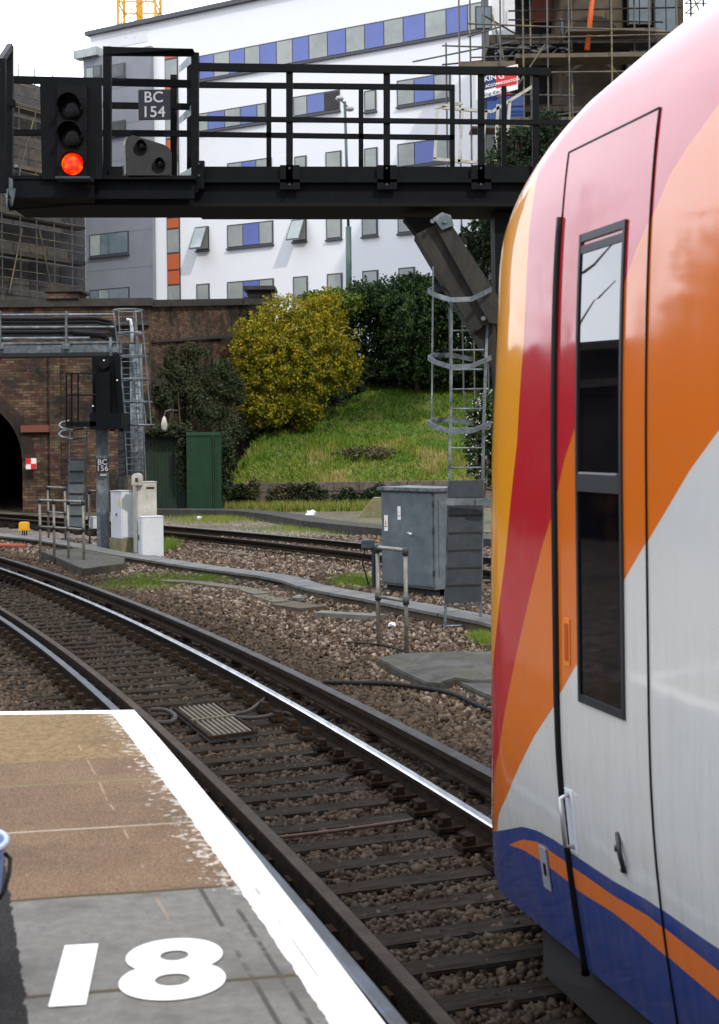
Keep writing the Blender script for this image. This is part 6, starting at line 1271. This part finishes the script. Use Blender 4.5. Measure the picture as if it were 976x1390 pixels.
def cable(px, z, r_, label, m='cable', cat='cable'):
    pts = [G(x, y, z) for x, y in px]; P = []
    for i in range(len(pts) - 1):
        for k in range(6):
            t_ = k / 6; p0_, p1_, p2_, p3_ = pts[max(i - 1, 0)], pts[i], pts[i + 1], pts[min(i + 2, len(pts) - 1)]
            P.append(.5 * ((2 * p1_) + (p2_ - p0_) * t_ + (2 * p0_ - 5 * p1_ + 4 * p2_ - p3_) * t_ ** 2 + (3 * p1_ - p0_ - 3 * p2_ + p3_) * t_ ** 3))
    P.append(pts[-1]); o = MB().tube(P, r_, 8).build('cable', m, None, base=pts[0], smooth=True); tag(o, label, cat)
cable([(440, 926), (480, 927), (530, 928), (575, 934), (615, 942), (650, 958), (690, 975)], .04, .022, 'black cable snaking across the ballast in front of the damp pad')
cable([(205, 963), (225, 964), (238, 972), (232, 980), (212, 981)], .06, .02, 'looped grey hose end left of the grating', 'cable_grey', 'hose')
cable([(312, 970), (335, 966), (352, 955), (366, 943)], .07, .018, 'thick grey cable curving from the grating up to the polished rail', 'cable_grey')
cable([(318, 974), (350, 974), (385, 968), (402, 972)], .06, .018, 'grey cable lying flat to the right of the grating', 'cable_grey')
cable([(560, 888), (520, 876), (470, 872)], .03, .012, 'thin dark cable in the pale ballast left of the damp pad'); cable([(368, 1138), (430, 1131), (490, 1123), (560, 1113)], .03, .012, 'thin rusty rod lying across the sleepers', 'rust', 'rod')
def stone(px, py, r_, label, m='litter', name='litter', cat='litter'):
    c = G(px, py, r_ * .6); mb = MB(); V = []; n1_, n2_ = 7, 5
    for j in range(1, n2_):
        for i in range(n1_): a, b__ = 2 * math.pi * i / n1_, math.pi * j / n2_; k = r_ * random.uniform(.6, 1.2); V.append(c + Vector((k * math.sin(b__) * math.cos(a), k * math.sin(b__) * math.sin(a), k * .7 * math.cos(b__))))
    F = [(j * n1_ + i, j * n1_ + (i + 1) % n1_, (j + 1) * n1_ + (i + 1) % n1_, (j + 1) * n1_ + i) for j in range(n2_ - 2) for i in range(n1_)] + [tuple(range(n1_)), tuple((n2_ - 2) * n1_ + i for i in range(n1_))]
    tag(mb.add(V, F).build(name, m, None, base=c), label, cat)
stone(421, 697, .19, 'crumpled white plastic bag on the dark kerb below the retaining wall'); stone(271, 703, .09, 'white scrap of litter on the earth before the green hut'); stone(223, 694, .07, 'tiny white scrap beside the green hut'); stone(533, 848, .06, 'white scrap in the ballast between the railing posts'); stone(408, 813, .12, 'pale rounded lump on the short square slab', 'concrete', 'stone', 'stone'); stone(80, 734, .05, 'white scrap behind the four post railing')
# litter bin at the left edge of the platform
Yb_ = 3.42; c = Vector((XY(1, Yb_) - .152, Yb_, PZ)); bn_ = thing('bucket', 'blue bucket with a pale rim and black handle at the left edge of the platform', 'bucket', c)
MB().lathe([(.105, 0), (.112, .02), (.148, .345), (.142, .345), (.105, .03), (.001, .02)], c, 'Z', 40).build('bucket_body', 'bin_blue', bn_, smooth=True)
zr = .345; MB().tube([c + Vector((.150 * math.cos(a), .150 * math.sin(a), zr)) for a in np.linspace(0, 2 * math.pi, 41)[:-1]], .0075, 8, True).build('rim', 'rim_pale', bn_, smooth=True)
MB().tube([c + Vector((.150, 0, zr - .025)), c + Vector((.166, -.01, zr - .035)), c + Vector((.168, -.03, zr - .07)), c + Vector((.158, -.05, zr - .11)), c + Vector((.146, -.055, zr - .125))], .006, 8).build('handle', 'rubber', bn_, smooth=True)

# dark station building beyond the frame on the left: what the carriage side and its window reflect
stn = thing('station_building', 'long dark brick building standing left of the tracks, mirrored in the train window', 'building', (-22, 22, 0))
MB().bb(-34, -18, 14, 43, -.05, 5.3).build('wall', 'slate_dark', stn); MB().bb(-34.4, -17.6, 13.6, 43.4, 5.301, 5.5).build('roof', 'coping', stn)
for k in range(7): w_ = MB().bb(-17.997, -17.93, 16 + k * 4, 17.6 + k * 4, 1.6, 3.8).build('window', 'under', stn)
MB().bb(-17.99, -17.4, 14, 43, 4.2, 4.4).build('canopy', 'coping', stn)

for (tx, ty, tz, rr_, lab) in ((-16.5, 13.5, 6.6, 2.6, 'broad dark tree beside the near end of the dark station building'), (-16.8, 18.2, 6.9, 2.5, 'second dark tree from the near end of the station building'), (-17.0, 20.2, 5.2, 1.6, 'smallest dark tree, in front of the middle of the station building')):
    tr_ = thing('tree', lab, 'tree', (tx, ty, 0), 'trees in front of the station building'); MB().tube([(tx, ty, -.2), (tx + .1, ty, 2.5), (tx - .1, ty + .1, tz)], [.28, .2, .08], 8).build('trunk', 'bark', tr_)
    leaves('crown', [((tx, ty, tz), (rr_, rr_, rr_ * .9)), ((tx + .4, ty - 1.2, tz + .9), (rr_ * .6, rr_ * .6, rr_ * .7)), ((tx - .2, ty + 1.3, tz - .6), (rr_ * .7, rr_ * .7, rr_ * .6))], 5000, .16, 'leaf_dark', tr_, shell=.9)
bt = thing('bare_tree', 'thin bare tree standing beyond the far end of the station building trees', 'tree', (-16.5, 25.2, 0), 'trees in front of the station building')
MB().tube([(-16.5, 25.2, -.1), (-16.4, 25.3, 4), (-16.6, 25.1, 7), (-16.3, 25.3, 11)], [.16, .12, .09, .03], 8).build('trunk', 'bark', bt, smooth=True)
for k in range(14):
    z = 4.5 + k * .42; a = k * 2.4; l_ = 1.7 - k * .06; MB().tube([(-16.5, 25.2, z), (-16.5 + l_ * .5 * math.cos(a), 25.2 + l_ * .5 * math.sin(a), z + .5), (-16.5 + l_ * math.cos(a), 25.2 + l_ * math.sin(a), z + 1.3)], [.05, .03, .012], 6).build('branch', 'bark', bt, smooth=True)
